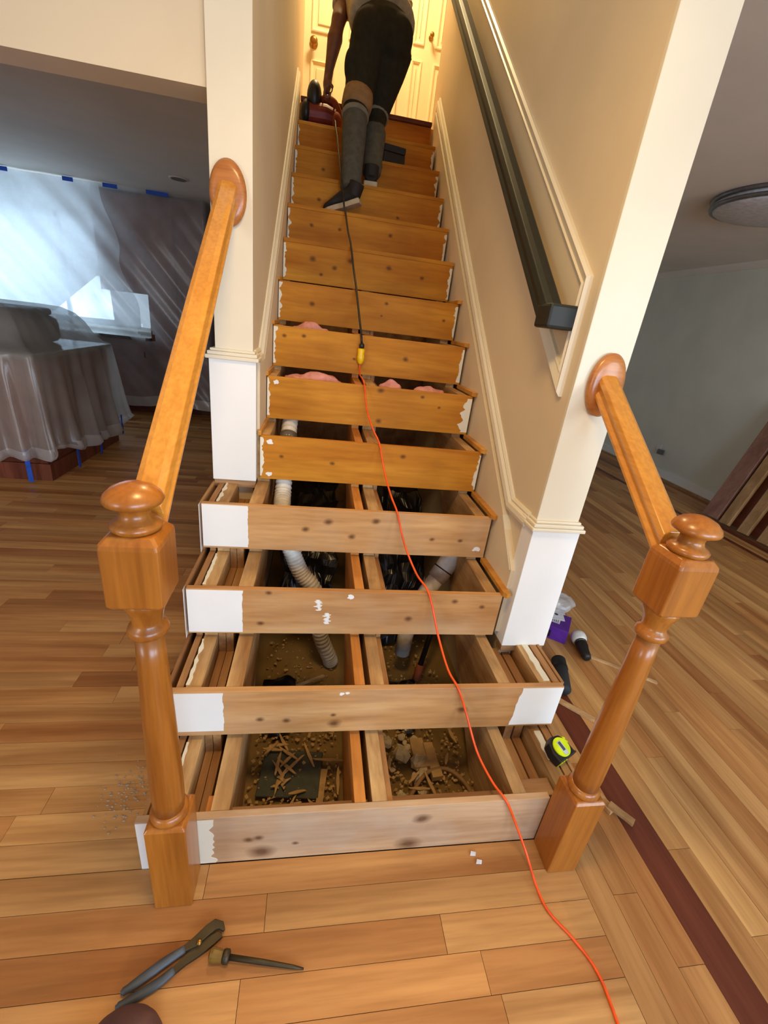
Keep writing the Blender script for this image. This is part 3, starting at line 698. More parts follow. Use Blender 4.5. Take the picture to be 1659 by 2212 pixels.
# ================================================================== PERSON ON THE STAIRS
pt = thing('person', 'person in dark work trousers and grey shirt bending over on the upper stairs', 'person', (.10, 2.33, 1.918))
Z10, Z11 = 1.918, 2.108
bm = bmesh.new()    # skin: arms, hands, neck and head as one body surface
shL = Vector((-.055, 2.93, 3.20)); elL = Vector((-.105, 2.75, 2.965)); wrL = Vector((-.143, 2.725, 2.735)); hdL = Vector((-.150, 2.72, 2.665))
tube(bm, [shL, shL.lerp(elL, .5), elL, elL.lerp(wrL, .35), elL.lerp(wrL, .8), wrL, hdL], [.052, .050, .042, .046, .032, .027, .026], 14)
ellipsoid(bm, hdL, (.026, .036, .045))
for f_ in range(4):
    o_ = -.027+.018*f_; L_ = (.9, 1.0, .97, .8)[f_]
    b0 = hdL+Vector((-.008, o_, -.030)); tube(bm, [b0, b0+Vector((-.008, 0, -.030*L_)), b0+Vector((.010, 0, -.050*L_)), b0+Vector((.026, 0, -.040*L_)), b0+Vector((.028, 0, -.018*L_))], [.0105, .010, .0095, .009, .008], 8)
b0 = hdL+Vector((.012, -.030, -.002)); tube(bm, [b0, b0+Vector((.020, -.012, -.02)), b0+Vector((.018, .006, -.042))], [.012, .010, .008], 8)
shR = Vector((.275, 2.95, 3.20)); elR = Vector((.300, 3.06, 2.95)); wrR = Vector((.215, 3.20, 2.86)); hdR = wrR+Vector((-.03, .06, -.02))
tube(bm, [shR, shR.lerp(elR, .5), elR, elR.lerp(wrR, .4), wrR, hdR], [.052, .050, .042, .044, .027, .026], 14)
ellipsoid(bm, hdR, (.03, .045, .026))
for f_ in range(4):
    b0 = hdR+Vector((-.026+.017*f_, .035, 0)); tube(bm, [b0, b0+Vector((0, .03, -.008)), b0+Vector((0, .045, -.03))], [.0105, .0095, .008], 8)
b0 = hdR+Vector((-.03, 0, 0)); tube(bm, [b0, b0+Vector((-.02, .02, -.008)), b0+Vector((-.02, .045, -.012))], [.012, .010, .008], 8)
nk = Vector((.105, 3.06, 3.33)); hc = Vector((.100, 3.20, 3.42))
tube(bm, [Vector((.11, 2.92, 3.22)), nk, hc], [.07, .056, .055], 14)
ellipsoid(bm, hc+Vector((0, .02, .01)), (.078, .098, .112), Matrix.Rotation(-.8, 3, 'X'))
ellipsoid(bm, hc+Vector((0, .115, -.03)), (.016, .022, .016)); ellipsoid(bm, hc+Vector((-.08, .01, 0)), (.012, .022, .032)); ellipsoid(bm, hc+Vector((.08, .01, 0)), (.012, .022, .032))
tube(bm, [shL, Vector((.11, 2.92, 3.20)), shR], [.05, .09, .05], 12)
remeshed('body', bm, 'skin', .007, pt, 4)
bm = bmesh.new(); ellipsoid(bm, hc+Vector((0, -.005, .035)), (.084, .096, .10), Matrix.Rotation(-.8, 3, 'X'))
obj('hair', bm, 'hair', pt, smooth=True)
bm = bmesh.new()    # trousers
hipL = Vector((.070, 2.565, 2.84)); knL = Vector((.018, 2.450, 2.470)); anL = Vector((.012, 2.255, 2.055))
hipR = Vector((.225, 2.575, 2.83)); knR = Vector((.150, 2.600, 2.520)); anR = Vector((.135, 2.405, 2.185))
pel = Vector((.142, 2.57, 2.875))
ellipsoid(bm, pel, (.172, .135, .125)); ellipsoid(bm, pel+Vector((-.078, -.06, -.03)), (.092, .085, .105)); ellipsoid(bm, pel+Vector((.078, -.06, -.03)), (.092, .085, .105))
tube(bm, [pel, pel+Vector((-.01, .10, .07)), pel+Vector((-.015, .17, .12))], [(.165, .12), (.155, .115), (.15, .11)], 18)
tube(bm, [hipL, hipL.lerp(knL, .35), hipL.lerp(knL, .75), knL, knL.lerp(anL, .3), knL.lerp(anL, .7), anL], [.105, .098, .082, .072, .070, .062, .058], 16)
tube(bm, [hipR, hipR.lerp(knR, .35), hipR.lerp(knR, .75), knR, knR.lerp(anR, .3), knR.lerp(anR, .7), anR], [.105, .096, .078, .070, .068, .060, .056], 16)
for c0 in (knL.lerp(anL, .88), knR.lerp(anR, .85)): ellipsoid(bm, c0, (.062, .064, .045))
ellipsoid(bm, hipL.lerp(knL, .42)+Vector((-.075, -.02, 0)), (.034, .06, .075))   # thigh pocket
tr_ = remeshed('trousers', bm, 'jeans', .009, pt, 5)
tr_.data.materials.append(MATS['jeans_faded'])
for p_ in tr_.data.polygons:
    if p_.center.z < 2.46: p_.material_index = 1
bm = bmesh.new()    # shirt
tube(bm, smooth_pts([pel+Vector((0, .035, .055)), pel+Vector((-.008, .13, .125)), Vector((.12, 2.80, 3.07)), Vector((.11, 2.92, 3.21)), Vector((.107, 3.02, 3.29))], 3),
     [(.188, .150), (.190, .150), (.192, .150), (.19, .148), (.19, .145), (.19, .142), (.19, .14), (.19, .138), (.185, .13), (.18, .12), (.15, .10), (.11, .08), (.075, .065)], 22)
for s_, e_ in ((shL, elL), (shR, elR)): tube(bm, [s_+Vector((0, .01, .02)), s_.lerp(e_, .30), s_.lerp(e_, .62)], [.076, .068, .064], 14)
remeshed('shirt', bm, 'shirt_grey', .009, pt, 5)
bm = bmesh.new()
for kn, an, hp in ((knL, anL, hipL), (knR, anR, hipR)): pass
def band(c, d, rx, h, name, mat):
    bm = bmesh.new(); d = d.normalized(); tube(bm, [c-d*h, c-d*h*.5, c+d*h*.5, c+d*h], [rx*.96, rx, rx, rx*.96], 18); obj(name, bm, mat, pt, smooth=True)
band(hipL.lerp(knL, .86), knL-hipL, .086, .044, 'knee_pad', 'strap_tan'); band(knL.lerp(anL, .06), anL-knL, .078, .013, 'knee_strap', 'strap_grey')
band(knR.lerp(anR, .02), anR-knR, .074, .012, 'knee_strap', 'strap_grey')
def work_shoe(heel, toe, zs, lift, name):
    h, tt = Vector(heel), Vector(toe); L_ = (tt-h).length; d = (tt-h).normalized(); s = Vector((d.y, -d.x, 0)).normalized(); u = s.cross(d)
    if u.z < 0: u = -u
    out = [(-.0, .036), (.03, .041), (.35, .036), (.65, .046), (.85, .042), (.96, .028), (1.0, .008)]
    poly = [h+d*(L_*a)+s*b_ for a, b_ in out]+[h+d*(L_*a)-s*b_ for a, b_ in out[::-1]]
    bm = bmesh.new(); rings(bm, [[p for p in poly], [p+u*.026 for p in poly]]); so = obj('shoe_sole', bm, 'sole_cream', pt, .004)
    bm = bmesh.new()
    tube(bm, [h+d*(L_*a)+u*z_ for a, z_ in ((.02, .05), (.2, .06), (.45, .055), (.7, .043), (.9, .036), (.985, .03))], [(.036, .034), (.039, .042), (.036, .036), (.043, .026), (.036, .018), (.018, .010)], 16)
    tube(bm, [h+d*(L_*.16)+u*.05, h+d*(L_*.15)+Vector((0, 0, .11))], [.042, .045], 16)
    remeshed(name, bm, 'shoe_dark', .006, pt, 3)
work_shoe((.075, 2.215, 1.990), (-.125, 2.275, Z10+.0005), Z10, 0, 'shoe')
work_shoe((.128, 2.330, Z11+.0005), (.145, 2.535, Z11+.0005), Z11, 0, 'shoe')
# ---- power tool hanging from the hand, on step 13
Z13 = 13*R+.018; Z12 = 12*R+.018
t = thing('power_tool', 'red and black corded power tool on an upper step beside the left wall', 'power tool', (-.18, 2.89, Z13))
bx('base_plate', (-.312, -.06, 2.805, 2.985, Z13+.0005, Z13+.009), 'sole_cream', t, .002)
bm = bmesh.new(); tube(bm, [(-.275, 2.89, Z13+.075), (-.26, 2.89, Z13+.075), (-.15, 2.89, Z13+.077), (-.09, 2.89, Z13+.07)], [.05, .062, .062, .05], 24); obj('motor_housing', bm, 'tool_red', t, .004)
bm = bmesh.new(); ellipsoid(bm, (-.228, 2.88, Z13+.165), (.046, .055, .078)); ellipsoid(bm, (-.275, 2.88, Z13+.075), (.035, .068, .066)); obj('motor_cap', bm, 'plastic_black', t, smooth=True)
bm = bmesh.new(); tube(bm, smooth_pts([(-.21, 2.90, Z13+.12), (-.165, 2.90, Z13+.165), (-.10, 2.90, Z13+.155), (-.055, 2.90, Z13+.085)]), .022, 12); obj('handle', bm, 'rust', t, smooth=True)
bm = bmesh.new(); ellipsoid(bm, (-.085, 2.885, Z13+.06), (.036, .06, .048)); obj('gear_head', bm, 'rust', t, smooth=True)
hb = hdL+Vector((.006, -.002, -.060))
bm = bmesh.new(); tube(bm, smooth_pts([(-.175, 2.88, Z13+.14), (-.165, 2.80, Z13+.15), hb+Vector((-.012, .01, .01)), hb+Vector((0, 0, .022)), hb+Vector((.012, .01, .01)), (-.115, 2.80, Z13+.13), (-.10, 2.86, Z13+.11)], 5), .0042, 8); obj('cord_loop', bm, 'rust', t, smooth=True)
bm = bmesh.new()
tube(bm, smooth_pts([(.0745, 1.366, 1.272), (.0745, 1.372, 1.292), (.069, 1.378, 1.33), (.058, 1.48, 1.42), (.045, 1.612, 1.5305), (.032, 1.72, 1.62), (.017, 1.842, 1.7335), (.002, 1.95, 1.81), (-.016, 2.072, 1.9235), (-.022, 2.10, 1.945), (-.033, 2.15, 2.03), (-.05, 2.22, 2.13), (-.065, 2.38, 2.26), (-.078, 2.55, 2.38), (-.085, 2.74, 2.47), (-.09, 2.80, 2.52), (-.10, 2.86, Z13+.06)], 6), .0050, 10)
obj('power_cord', bm, 'plastic_black', t, smooth=True)
bm = bmesh.new(); lathe(bm, [(.005, 0), (.012, .004), (.012, .016), (.006, .024)], 0, 0, 0, 14, Matrix.Translation((.0745, 1.367, 1.274))); obj('plug', bm, 'plastic_black', t, smooth=True)
t = thing('tool_case', 'small black box lying on a step right of the bending person', 'box', (.28, 2.64, Z12))
Mk = Matrix.Translation((.272, 2.635, Z12+.001)) @ Matrix.Rotation(.25, 4, 'Z')
bm = bmesh.new(); box(bm, -.072, .072, -.05, .05, 0, .06, Mk); obj('case_body', bm, 'plastic_black', t, .008)
bm = bmesh.new(); box(bm, -.073, .073, -.051, .051, .061, .098, Mk); obj('lid', bm, 'rubber_black', t, .008)
# ================================================================== TOOLS ON THE FLOOR
t = thing('pliers', 'slip-joint pliers with blue-grey grips lying on the floor', 'pliers', (-.36, -.20, 0))
def flatbar(name, pts, ws, th, mat, parent, z=.0):
    bm = bmesh.new(); P = [Vector((a, b_, 0)) for a, b_ in pts]; L_ = []; Rr = []
    for i, p in enumerate(P):
        d = (P[min(i+1, len(P)-1)]-P[max(i-1, 0)]).normalized(); n_ = Vector((-d.y, d.x, 0))
        L_.append(p+n_*ws[i]); Rr.append(p-n_*ws[i])
    poly = [(p.x, p.y) for p in L_]+[(p.x, p.y) for p in Rr[::-1]]
    prism(bm, poly, 'z', z, z+th); return obj(name, bm, mat, parent, min(ws)*.5 if min(ws) > .002 else .0008)
flatbar('upper_jaw', [(-.352, -.181), (-.330, -.170), (-.306, -.150), (-.290, -.140), (-.276, -.143), (-.268, -.153)], [.006, .010, .011, .011, .008, .003], .008, 'steel_dark', t, .007)
flatbar('lower_jaw', [(-.366, -.216), (-.346, -.200), (-.326, -.187), (-.309, -.176), (-.290, -.166), (-.272, -.158)], [.006, .008, .011, .012, .010, .005], .008, 'steel_dark', t, .001)
bm = bmesh.new(); lathe(bm, [(.006, .001), (.006, .016), (.004, .0175)], -.320, -.172, 0, 16); obj('pivot', bm, 'brass', t, smooth=True)
for pts_, z_ in (([(-.350, -.180), (-.385, -.198), (-.425, -.222), (-.452, -.238), (-.463, -.243)], .011), ([(-.364, -.214), (-.392, -.233), (-.425, -.248), (-.452, -.259), (-.466, -.264)], .008)):
    bm = bmesh.new(); tube(bm, smooth_pts([(a, b_, z_) for a, b_ in pts_], 4), [(.0075+.0025*math.sin(math.pi*min(1, i/12)), .0068) if i < 15 else (.0045, .0045) for i in range(17)], 12); obj('grip', bm, 'grip_blue', t, smooth=True)
t = thing('screwdriver', 'stubby amber-handled screwdriver with a long tapered dark shaft, beside the pliers', 'screwdriver', (-.2, -.21, 0))
d = Vector((.212, -.039, 0)).normalized(); Mk = Matrix.Translation((-.292, -.196, .0145)) @ Vector((0, 0, 1)).rotation_difference(d).to_matrix().to_4x4()
bm = bmesh.new(); lathe(bm, [(.008, 0), (.0135, .003), (.0145, .010), (.0135, .018), (.0125, .026), (.0115, .032)], 0, 0, 0, 12, Mk); obj('handle', bm, 'amber_handle', t, .001)
bm = bmesh.new(); lathe(bm, [(.0125, .032), (.0142, .036), (.0142, .044), (.010, .047)], 0, 0, 0, 16, Mk); obj('ferrule', bm, 'steel_dark', t, smooth=True)
bm = bmesh.new(); tube(bm, [Vector((-.247, -.2043, .0135)), Vector((-.17, -.2185, .010)), Vector((-.10, -.2315, .006)), Vector((-.076, -.236, .004))], [.0062, .0058, .0042, .002], 10); obj('shaft', bm, 'steel_dark', t, smooth=True)
t = thing('shoe_toe', 'plain purple-brown rounded shoe toe at the bottom edge under the pliers', 'shoe', (-.425, -.38, 0))
bm = bmesh.new(); out = [(-.424+.080*math.cos(a), -.352+.080*math.sin(a)) for a in [math.pi*i/16 for i in range(17)]]+[(-.500, -.46), (-.488, -.60), (-.362, -.60), (-.348, -.46)]
prism(bm, out, 'z', 0.001, .020); obj('sole', bm, 'shoe_maroon', t, .004)
bm = bmesh.new(); ellipsoid(bm, (-.424, -.352, .036), (.082, .082, .046)); tube(bm, [(-.424, -.35, .040), (-.424, -.44, .058), (-.424, -.58, .062)], [(.076, .044), (.070, .058), (.062, .062)], 18)
remeshed('upper', bm, 'shoe_maroon', .006, t, 4)
# ---- tape measure resting on the framing of step 1
t = thing('tape_measure', 'black and lime-yellow tape measure on the framing beside the right newel', 'tape measure', (.705, .135, R))
Mt = Matrix.Translation((.703, .135, R+.024)) @ Matrix.Rotation(.45, 4, 'Z') @ Matrix.Rotation(.30, 4, 'X')
bm = bmesh.new(); prism(bm, [(-.037, -.034), (.036, -.034), (.040, -.026), (.038, .010), (.024, .032), (-.006, .038), (-.030, .026), (-.040, .0)], 'z', -.022, .014, Mt); obj('case', bm, 'plastic_black', t, .005)
bm = bmesh.new(); prism(bm, [(.030*math.cos(a)+.002, .029*math.sin(a)) for a in [2*math.pi*i/28 for i in range(28)]], 'z', .0135, .018, Mt); obj('face', bm, 'lime', t, .001)
bm = bmesh.new(); box(bm, -.007, .010, -.024, .017, .0182, .0192, Mt); lb = obj('label_plate', bm, 'sticker', t)
bm = bmesh.new(); box(bm, -.004, .007, -.012, .015, .0193, .0197, Mt); obj('dark_window', bm, 'ink', lb)
for i in range(3):
    bm = bmesh.new(); box(bm, -.034+.012*i, -.028+.012*i, -.0355, -.0335, -.018, .010, Mt); obj('lime_bar', bm, 'lime', t)
for i in range(2):
    bm = bmesh.new(); prism(bm, [(.028, .018+.006*i-.01*i), (.036, .012-.012*i), (.0375, .016-.012*i), (.030, .023-.006*i)], 'z', .0138, .0162, Mt); obj('lime_bar', bm, 'lime', t)
bm = bmesh.new(); box(bm, .036, .050, -.033, -.026, -.012, .006, Mt); obj('hook', bm, 'steel', t, .001)
# ---- things on the floor right of the stairs
def scrap(name, label, P0, P1, w_, th, mat='scrap', cat='wood strip', z=.0008, group=None):
    P0, P1 = Vector((*P0, 0)), Vector((*P1, 0)); d = P1-P0; a = math.atan2(d.y, d.x)
    M = Matrix.Translation(((P0+P1)/2)+Vector((0, 0, z))) @ Matrix.Rotation(a, 4, 'Z'); L_ = d.length/2
    bm = bmesh.new(); prism(bm, [(-L_, -w_*.9), (-L_*.3, -w_), (L_*.4, -w_*.9), (L_, -w_), (L_*.985, w_*.3), (L_*.97, w_), (0, w_*.9), (-L_*.98, w_)], 'z', 0, th, M)
    return tag(obj(name, bm, mat, None, .001), label, cat, group)
scrap('wood_strip', 'long thin pale wooden strip on the floor beside the white-headed tool', (1.262, .80), (1.520, .610), .0075, .010)
scrap('wood_strip', 'short pale wood strip with a nail hole beside the lower right step', (.965, .530), (1.075, .415), .013, .010)
scrap('wood_scrap', 'narrow splintered scrap board lying by the right newel base', (.868, .20), (.915, .055), .014, .016)
scrap('wood_scrap', 'broken end of moulding at the tip of the scrap board', (.908, .075), (.955, .010), .012, .012, 'board_tan', z=.0165)
scrap('wood_scrap', 'small block of scrap wood beside the tape measure', (.80, .40), (.84, .27), .018, .020)
t = thing('purple_box', 'purple cardboard box with a white label on the floor behind the right wall end', 'box', (1.20, .98, 0))
Mb = Matrix.Translation((1.160, 1.000, .001)) @ Matrix.Rotation(-.62, 4, 'Z')
bm = bmesh.new(); box(bm, -.10, .10, -.075, .075, 0, .075, Mb); pb = obj('carton', bm, 'purple', t, .002)
bm = bmesh.new(); box(bm, -.01, .05, -.03, .03, .0752, .0758, Mb); obj('barcode_label', bm, 'card_white', pb)
for i in range(6):
    bm = bmesh.new(); box(bm, -.006+.009*i, -.003+.009*i, -.022, .022, .0759, .0761, Mb); obj('barcode_line', bm, 'ink', pb)
bm = bmesh.new(); box(bm, -.09, .02, -.0765, -.0752, .012, .05, Mb); obj('dark_print', bm, 'plastic_black', pb)
Mc = Matrix.Translation((1.150, 1.050, .078)) @ Matrix.Rotation(-.35, 4, 'Z') @ Matrix.Rotation(.05, 4, 'Y')
t = thing('instruction_card', 'white printed leaflet lying on top of the purple box', 'leaflet', (1.19, 1.04, .078))
bm = bmesh.new(); box(bm, -.11, .11, -.05, .05, 0, .003, Mc); obj('card', bm, 'card_white', t)
bm = bmesh.new(); prism(bm, [(.062+.010*math.cos(a), .0+.010*math.sin(a)) for a in [2*math.pi*i/12 for i in range(12)]], 'z', .0031, .0035, Mc); obj('printed_dot', bm, 'ink', t)
for i in range(3):
    bm = bmesh.new(); box(bm, -.08, .03-.02*i, -.03+.02*i, -.026+.02*i, .0031, .0034, Mc); obj('printed_line', bm, 'ink', t)
t = thing('plastic_bag', 'crumpled clear plastic bag behind the leaflet and purple box', 'bag', (1.30, 1.20, 0))
bm = bmesh.new(); ellipsoid(bm, (1.29, 1.20, .045), (.13, .09, .045), None, 28, 16)
for v in bm.verts:
    n_ = noise.noise_vector(v.co*22); v.co += n_*.018; v.co.z = max(.002, v.co.z)
obj('bag_body', bm, 'sheet_hem', t, smooth=False)
t = thing('white_headed_tool', 'small tool with a round white head and black neck lying on the floor', 'hand tool', (1.235, .85, 0))
d = Vector((-.03, -.155, -.02)).normalized(); q = Vector((0, 0, 1)).rotation_difference(d).to_matrix().to_4x4(); Mw = Matrix.Translation((1.265, .885, .042)) @ q
bm = bmesh.new(); lathe(bm, [(.012, -.028), (.030, -.024), (.037, -.010), (.038, .008), (.034, .024), (.028, .032)], 0, 0, 0, 24, Mw); obj('head', bm, 'plastic_white', t, smooth=True)
bm = bmesh.new(); lathe(bm, [(.029, .032), (.030, .034), (.030, .040), (.028, .042)], 0, 0, 0, 24, Mw); obj('ring', bm, 'steel', t, smooth=True)
bm = bmesh.new(); lathe(bm, [(.028, .042), (.029, .06), (.024, .085), (.022, .12), (.019, .135), (.008, .138)], 0, 0, 0, 20, Mw); obj('neck', bm, 'plastic_black', t, smooth=True)
t = thing('black_sleeve', 'black rubber cylinder lying on the floor against the lower right step', 'cylinder', (1.04, .64, 0))
bm = bmesh.new(); A_, B_ = Vector((1.075, .735, .034)), Vector((1.005, .545, .030)); dd = (B_-A_).normalized()
tube(bm, [A_, A_+dd*.006, A_+dd*.10, B_-dd*.01, B_], [.026, .033, .032, .029, .020], 22); obj('tube_body', bm, 'rubber_black', t, smooth=True)
bm = bmesh.new(); tube(bm, [A_+dd*.05, A_+dd*.066], [.0345, .0345], 22); obj('rib', bm, 'plastic_black', t)
t = thing('bent_moulding', 'bent strip of brown wood moulding leaning at the left side of the stairs', 'wood strip', (-.56, .72, 0))
bm = bmesh.new(); tube(bm, smooth_pts([(-.545, .93, .012), (-.56, .86, .014), (-.60, .76, .012), (-.625, .66, .010), (-.60, .58, .012)], 6), [(.016, .010)]*25, 10); obj('strip', bm, 'board_tan', t, smooth=True)
bm = bmesh.new(); tube(bm, smooth_pts([(-.545, .93, .026), (-.56, .86, .028), (-.60, .76, .026), (-.625, .66, .024), (-.60, .58, .026)], 6), .005, 8); obj('bead', bm, 'mahogany', t, smooth=True)
bm = bmesh.new(); rnd = random.Random(12)
for i in range(170):
    x = -.60+rnd.gauss(0, .045); y_ = .20+rnd.gauss(0, .05); r_ = rnd.uniform(.0008, .0034)
    if x > -.50: continue
    bmesh.ops.create_icosphere(bm, subdivisions=1, radius=r_, matrix=Matrix.Translation((x, y_, r_*.5)) @ Matrix.Diagonal((1.4, 1, .6, 1)))
o = obj('plaster_crumbs', bm, 'plaster'); tag(o, 'grey plaster crumbs on the floor left of the left newel', 'debris'); o['kind'] = 'stuff'
for i, (x, y_) in enumerate(((.405, -.028), (.416, -.050))):
    bm = bmesh.new(); prism(bm, [(x-.010, y_-.004), (x+.006, y_-.006), (x+.010, y_+.003), (x-.004, y_+.007)], 'z', .0006, .004)
    tag(obj('paper_scrap', bm, 'card_white', None, .0005), ('small white scrap on the floor touching the first riser', 'small white scrap on the floor just in front of the other scrap')[i], 'scrap')
# ================================================================== INSIDE THE OPEN STAIRS
def corrugated(name, label, pts, r, mat='flex_white'):
    P = smooth_pts(pts, 22); t = thing(name, label, 'pipe', pts[-1])
    bm = bmesh.new(); tube(bm, P, [r*(1+.07*math.sin(i*1.9)) for i in range(len(P))], 18); obj('hose', bm, mat, t, smooth=True)
    return t
t = corrugated('corrugated_hose', 'white corrugated hose running down inside the left bay of the stairs', [(-.222, 1.32, 1.0), (-.224, 1.16, .925), (-.226, 1.05, .84), (-.229, .95, .722), (-.225, .865, .675), (-.205, .80, .60), (-.175, .775, .53), (-.14, .77, .45), (-.085, .765, .375), (-.06, .765, .26), (-.045, .77, .14), (.0, .80, .0), (.01, .81, -.04)], .032)
bm = bmesh.new(); tube(bm, [(-.2245, 1.135, .908), (-.2255, 1.085, .866)], [.037, .037], 20); obj('grey_coupling', bm, 'pvc_grey', t, smooth=True)
t = thing('drain_pipe', 'white plastic drain pipe slanting through the right bay of the stairs', 'pipe', (.40, .8, 0))
bm = bmesh.new(); tube(bm, [(.545, .86, .58), (.40, .80, .36), (.33, .78, .22)], [.036, .036, .034], 20); obj('pipe', bm, 'pvc_white', t, smooth=True)
bm = bmesh.new(); tube(bm, [(.49, .838, .495), (.435, .815, .412)], [.042, .042], 20); obj('coupling', bm, 'pvc_white', t, smooth=True)
bm = bmesh.new(); tube(bm, [(.462, .8265, .4535), (.459, .825, .449)], [.0426, .0426], 20); obj('seam', bm, 'plastic_black', t)
bm = bmesh.new(); tube(bm, [(.335, .782, .225), (.325, .778, .04)], [.035, .035], 18); obj('lower_pipe', bm, 'pvc_white', t, smooth=True)
t = thing('black_pipe', 'thin black pipe with a rusty foot inside the right bay', 'pipe', (.44, .70, -.05))
bm = bmesh.new(); tube(bm, [(.50, .86, .30), (.40, .72, .0)], .012, 12); obj('pipe', bm, 'plastic_black', t, smooth=True)
bm = bmesh.new(); tube(bm, [(.405, .727, .015), (.39, .705, -.05)], .018, 12); obj('rusty_foot', bm, 'rust', t, smooth=True)
for i, (x, y_, z, rx, ry, rz, lab) in enumerate([(-.13, 1.29, 1.105, .13, .055, .05, 'tuft of pink insulation in the left of the gap above the sixth riser'), (.22, 1.29, 1.10, .055, .05, .05, 'pink insulation tuft in the middle of the gap above the sixth riser'), (.40, 1.29, 1.10, .08, .05, .05, 'pink insulation tuft at the right of the gap above the sixth riser'), (-.16, 1.525, 1.305, .10, .05, .045, 'pink insulation in the slot above the seventh riser')]):
    bm = bmesh.new(); ellipsoid(bm, (x, y_, z), (rx, ry, rz), None, 30, 18)
    for v in bm.verts: v.co += noise.noise_vector(v.co*22)*.016+noise.noise_vector(v.co*50)*.006
    tag(obj('insulation_batt', bm, 'insulation', None, smooth=True), lab, 'insulation', 'pink insulation tufts')
t = tag(bx('rubber_mat', (-.265, -.06, .19, .36, -.062, -.052), 'slate', None, .004, Matrix.Translation((0, 0, 0)) @ Matrix.Rotation(-.10, 4, 'Z')), 'dark slab lying in the debris of the left bay', 'slab')
rnd = random.Random(5)
for i in range(30):
    x = rnd.uniform(.155, .33); y_ = rnd.uniform(.10, .42); r_ = rnd.uniform(.010, .028)
    bm = bmesh.new(); bmesh.ops.create_icosphere(bm, subdivisions=2, radius=1, matrix=Matrix.Translation((x, y_, -.062+r_*.4)) @ Matrix.Rotation(rnd.uniform(0, 3), 4, 'Z') @ Matrix.Diagonal((r_*1.3, r_, r_*.8, 1)))
    for v in bm.verts: v.co += noise.noise_vector(v.co*60)*r_*.5
    tag(obj('rubble_stone', bm, 'stone'), 'pale lump of rubble in the right bay of the stairs', 'stone', 'rubble under the first step')
for i in range(26):
    x = rnd.uniform(-.25, .03) if i < 18 else rnd.uniform(.17, .48); y_ = rnd.uniform(.10, .42); a = rnd.uniform(0, 3.1); L_ = rnd.uniform(.02, .06)
    M = Matrix.Translation((x, y_, -.045+rnd.uniform(0, .012))) @ Matrix.Rotation(a, 4, 'Z') @ Matrix.Rotation(rnd.uniform(-.25, .25), 4, 'Y')
    bm = bmesh.new(); prism(bm, [(-L_, -.003), (-L_*.2, -.006), (L_, -.002), (L_*.8, .003), (0, .006), (-L_*.9, .002)], 'z', 0, .003, M)
    tag(obj('wood_chip', bm, 'chip'), 'splintered wood chip among the debris under the stairs', 'wood chip', 'wood chips under the first step')
for i in range(9):   # burst of splinters on the slab
    a = (i*.7+.2)+.5*math.sin(i*5.3); L_ = .018+.05*((i*37) % 7)/6
    c = Vector((-.165+.012*math.sin(i*3), .255+.02*math.cos(i*2.3), -.046)); P1 = c+Vector((math.cos(a)*L_, math.sin(a)*L_, .012))
    bm = bmesh.new(); tube(bm, [c, c.lerp(P1, .5)+Vector((0, 0, .006)), P1], [(.006, .002), (.005, .002), (.001, .001)], 6)
    tag(obj('wood_splinter', bm, 'chip'), 'ragged pale wood splinter on the dark slab', 'splinter', 'splinters on the slab')
for i, (a, b_, w_, lab) in enumerate([((-.045, .14), (-.02, .30), .012, 'small wooden stick in the left bay under the first step'), ((.365, .38), (.375, .24), .020, 'short thick wooden block in the right bay under the first step'), ((.325, .40), (.33, .28), .026, 'broken flat block beside the rubble in the right bay'), ((.19, .12), (.165, .24), .020, 'flat pale wood piece at the left of the right bay'), ((-.20, .63), (-.02, .72), .005, 'long thin stick lying in the left bay under the second step')]):
    scrap('wood_piece', lab, a, b_, w_, .022 if i in (1, 2) else .009, 'chip' if i != 4 else 'scrap', 'wood piece', -.062 if i != 4 else -.04)
bm = bmesh.new()
for i in range(1500):
    x = rnd.uniform(-.27, .03) if i % 2 else rnd.uniform(.16, .50); y_ = rnd.choice((rnd.uniform(.07, .5), rnd.uniform(.07, 1.0))); r_ = rnd.uniform(.001, .006); a = rnd.uniform(0, 6.28)
    z = -.066+rnd.uniform(0, .014)
    vv = [bm.verts.new((x+r_*math.cos(a+k)*(1+.8*rnd.random()), y_+r_*math.sin(a+k)*(1+.5*rnd.random()), z+rnd.uniform(-.003, .006))) for k in (0, 1.9, 3.6, 4.9)]
    bm.faces.new(vv)
o = obj('sawdust_flakes', bm, 'chip'); tag(o, 'litter of small wood flakes and dust over the dirt', 'debris'); o['kind'] = 'stuff'
def crumple(name, label, x0, x1, prof, seed, mat='bin_liner'):
    bm = bmesh.new(); nu, nv = 40, 30; V = []
    for i in range(nu+1):
        row = []
        for k in range(nv+1):
            t_ = k/nv*(len(prof)-1); a = int(min(t_, len(prof)-2)); f = t_-a
            y_ = prof[a][0]*(1-f)+prof[a+1][0]*f; z = prof[a][1]*(1-f)+prof[a+1][1]*f
            P = Vector((x0+(x1-x0)*i/nu, y_, z)); n_ = noise.noise_vector(P*9+Vector((seed, 0, 0)))*.04+noise.noise_vector(P*26)*.016
            row.append(bm.verts.new(P+n_))
        V.append(row)
    for i in range(nu):
        for k in range(nv): bm.faces.new((V[i][k], V[i+1][k], V[i+1][k+1], V[i][k+1]))
    return tag(obj(name, bm, mat, None), label, 'plastic sheet')
crumple('black_plastic', 'crumpled black plastic sheet deep in the left bay behind the hose', -.25, .02, [(1.05, -.05), (1.12, .12), (1.25, .34), (1.55, .50), (2.0, .55)], 3)
crumple('black_plastic', 'crumpled black plastic sheet deep in the right bay behind the drain pipe', .18, .48, [(.98, -.05), (1.05, .16), (1.18, .40), (1.5, .56), (2.0, .60)], 11)
crumple('black_plastic', 'torn black plastic piece on the dirt at the back of the first right bay', .18, .34, [(.46, -.055), (.52, -.01), (.60, .03), (.66, .0)], 5)
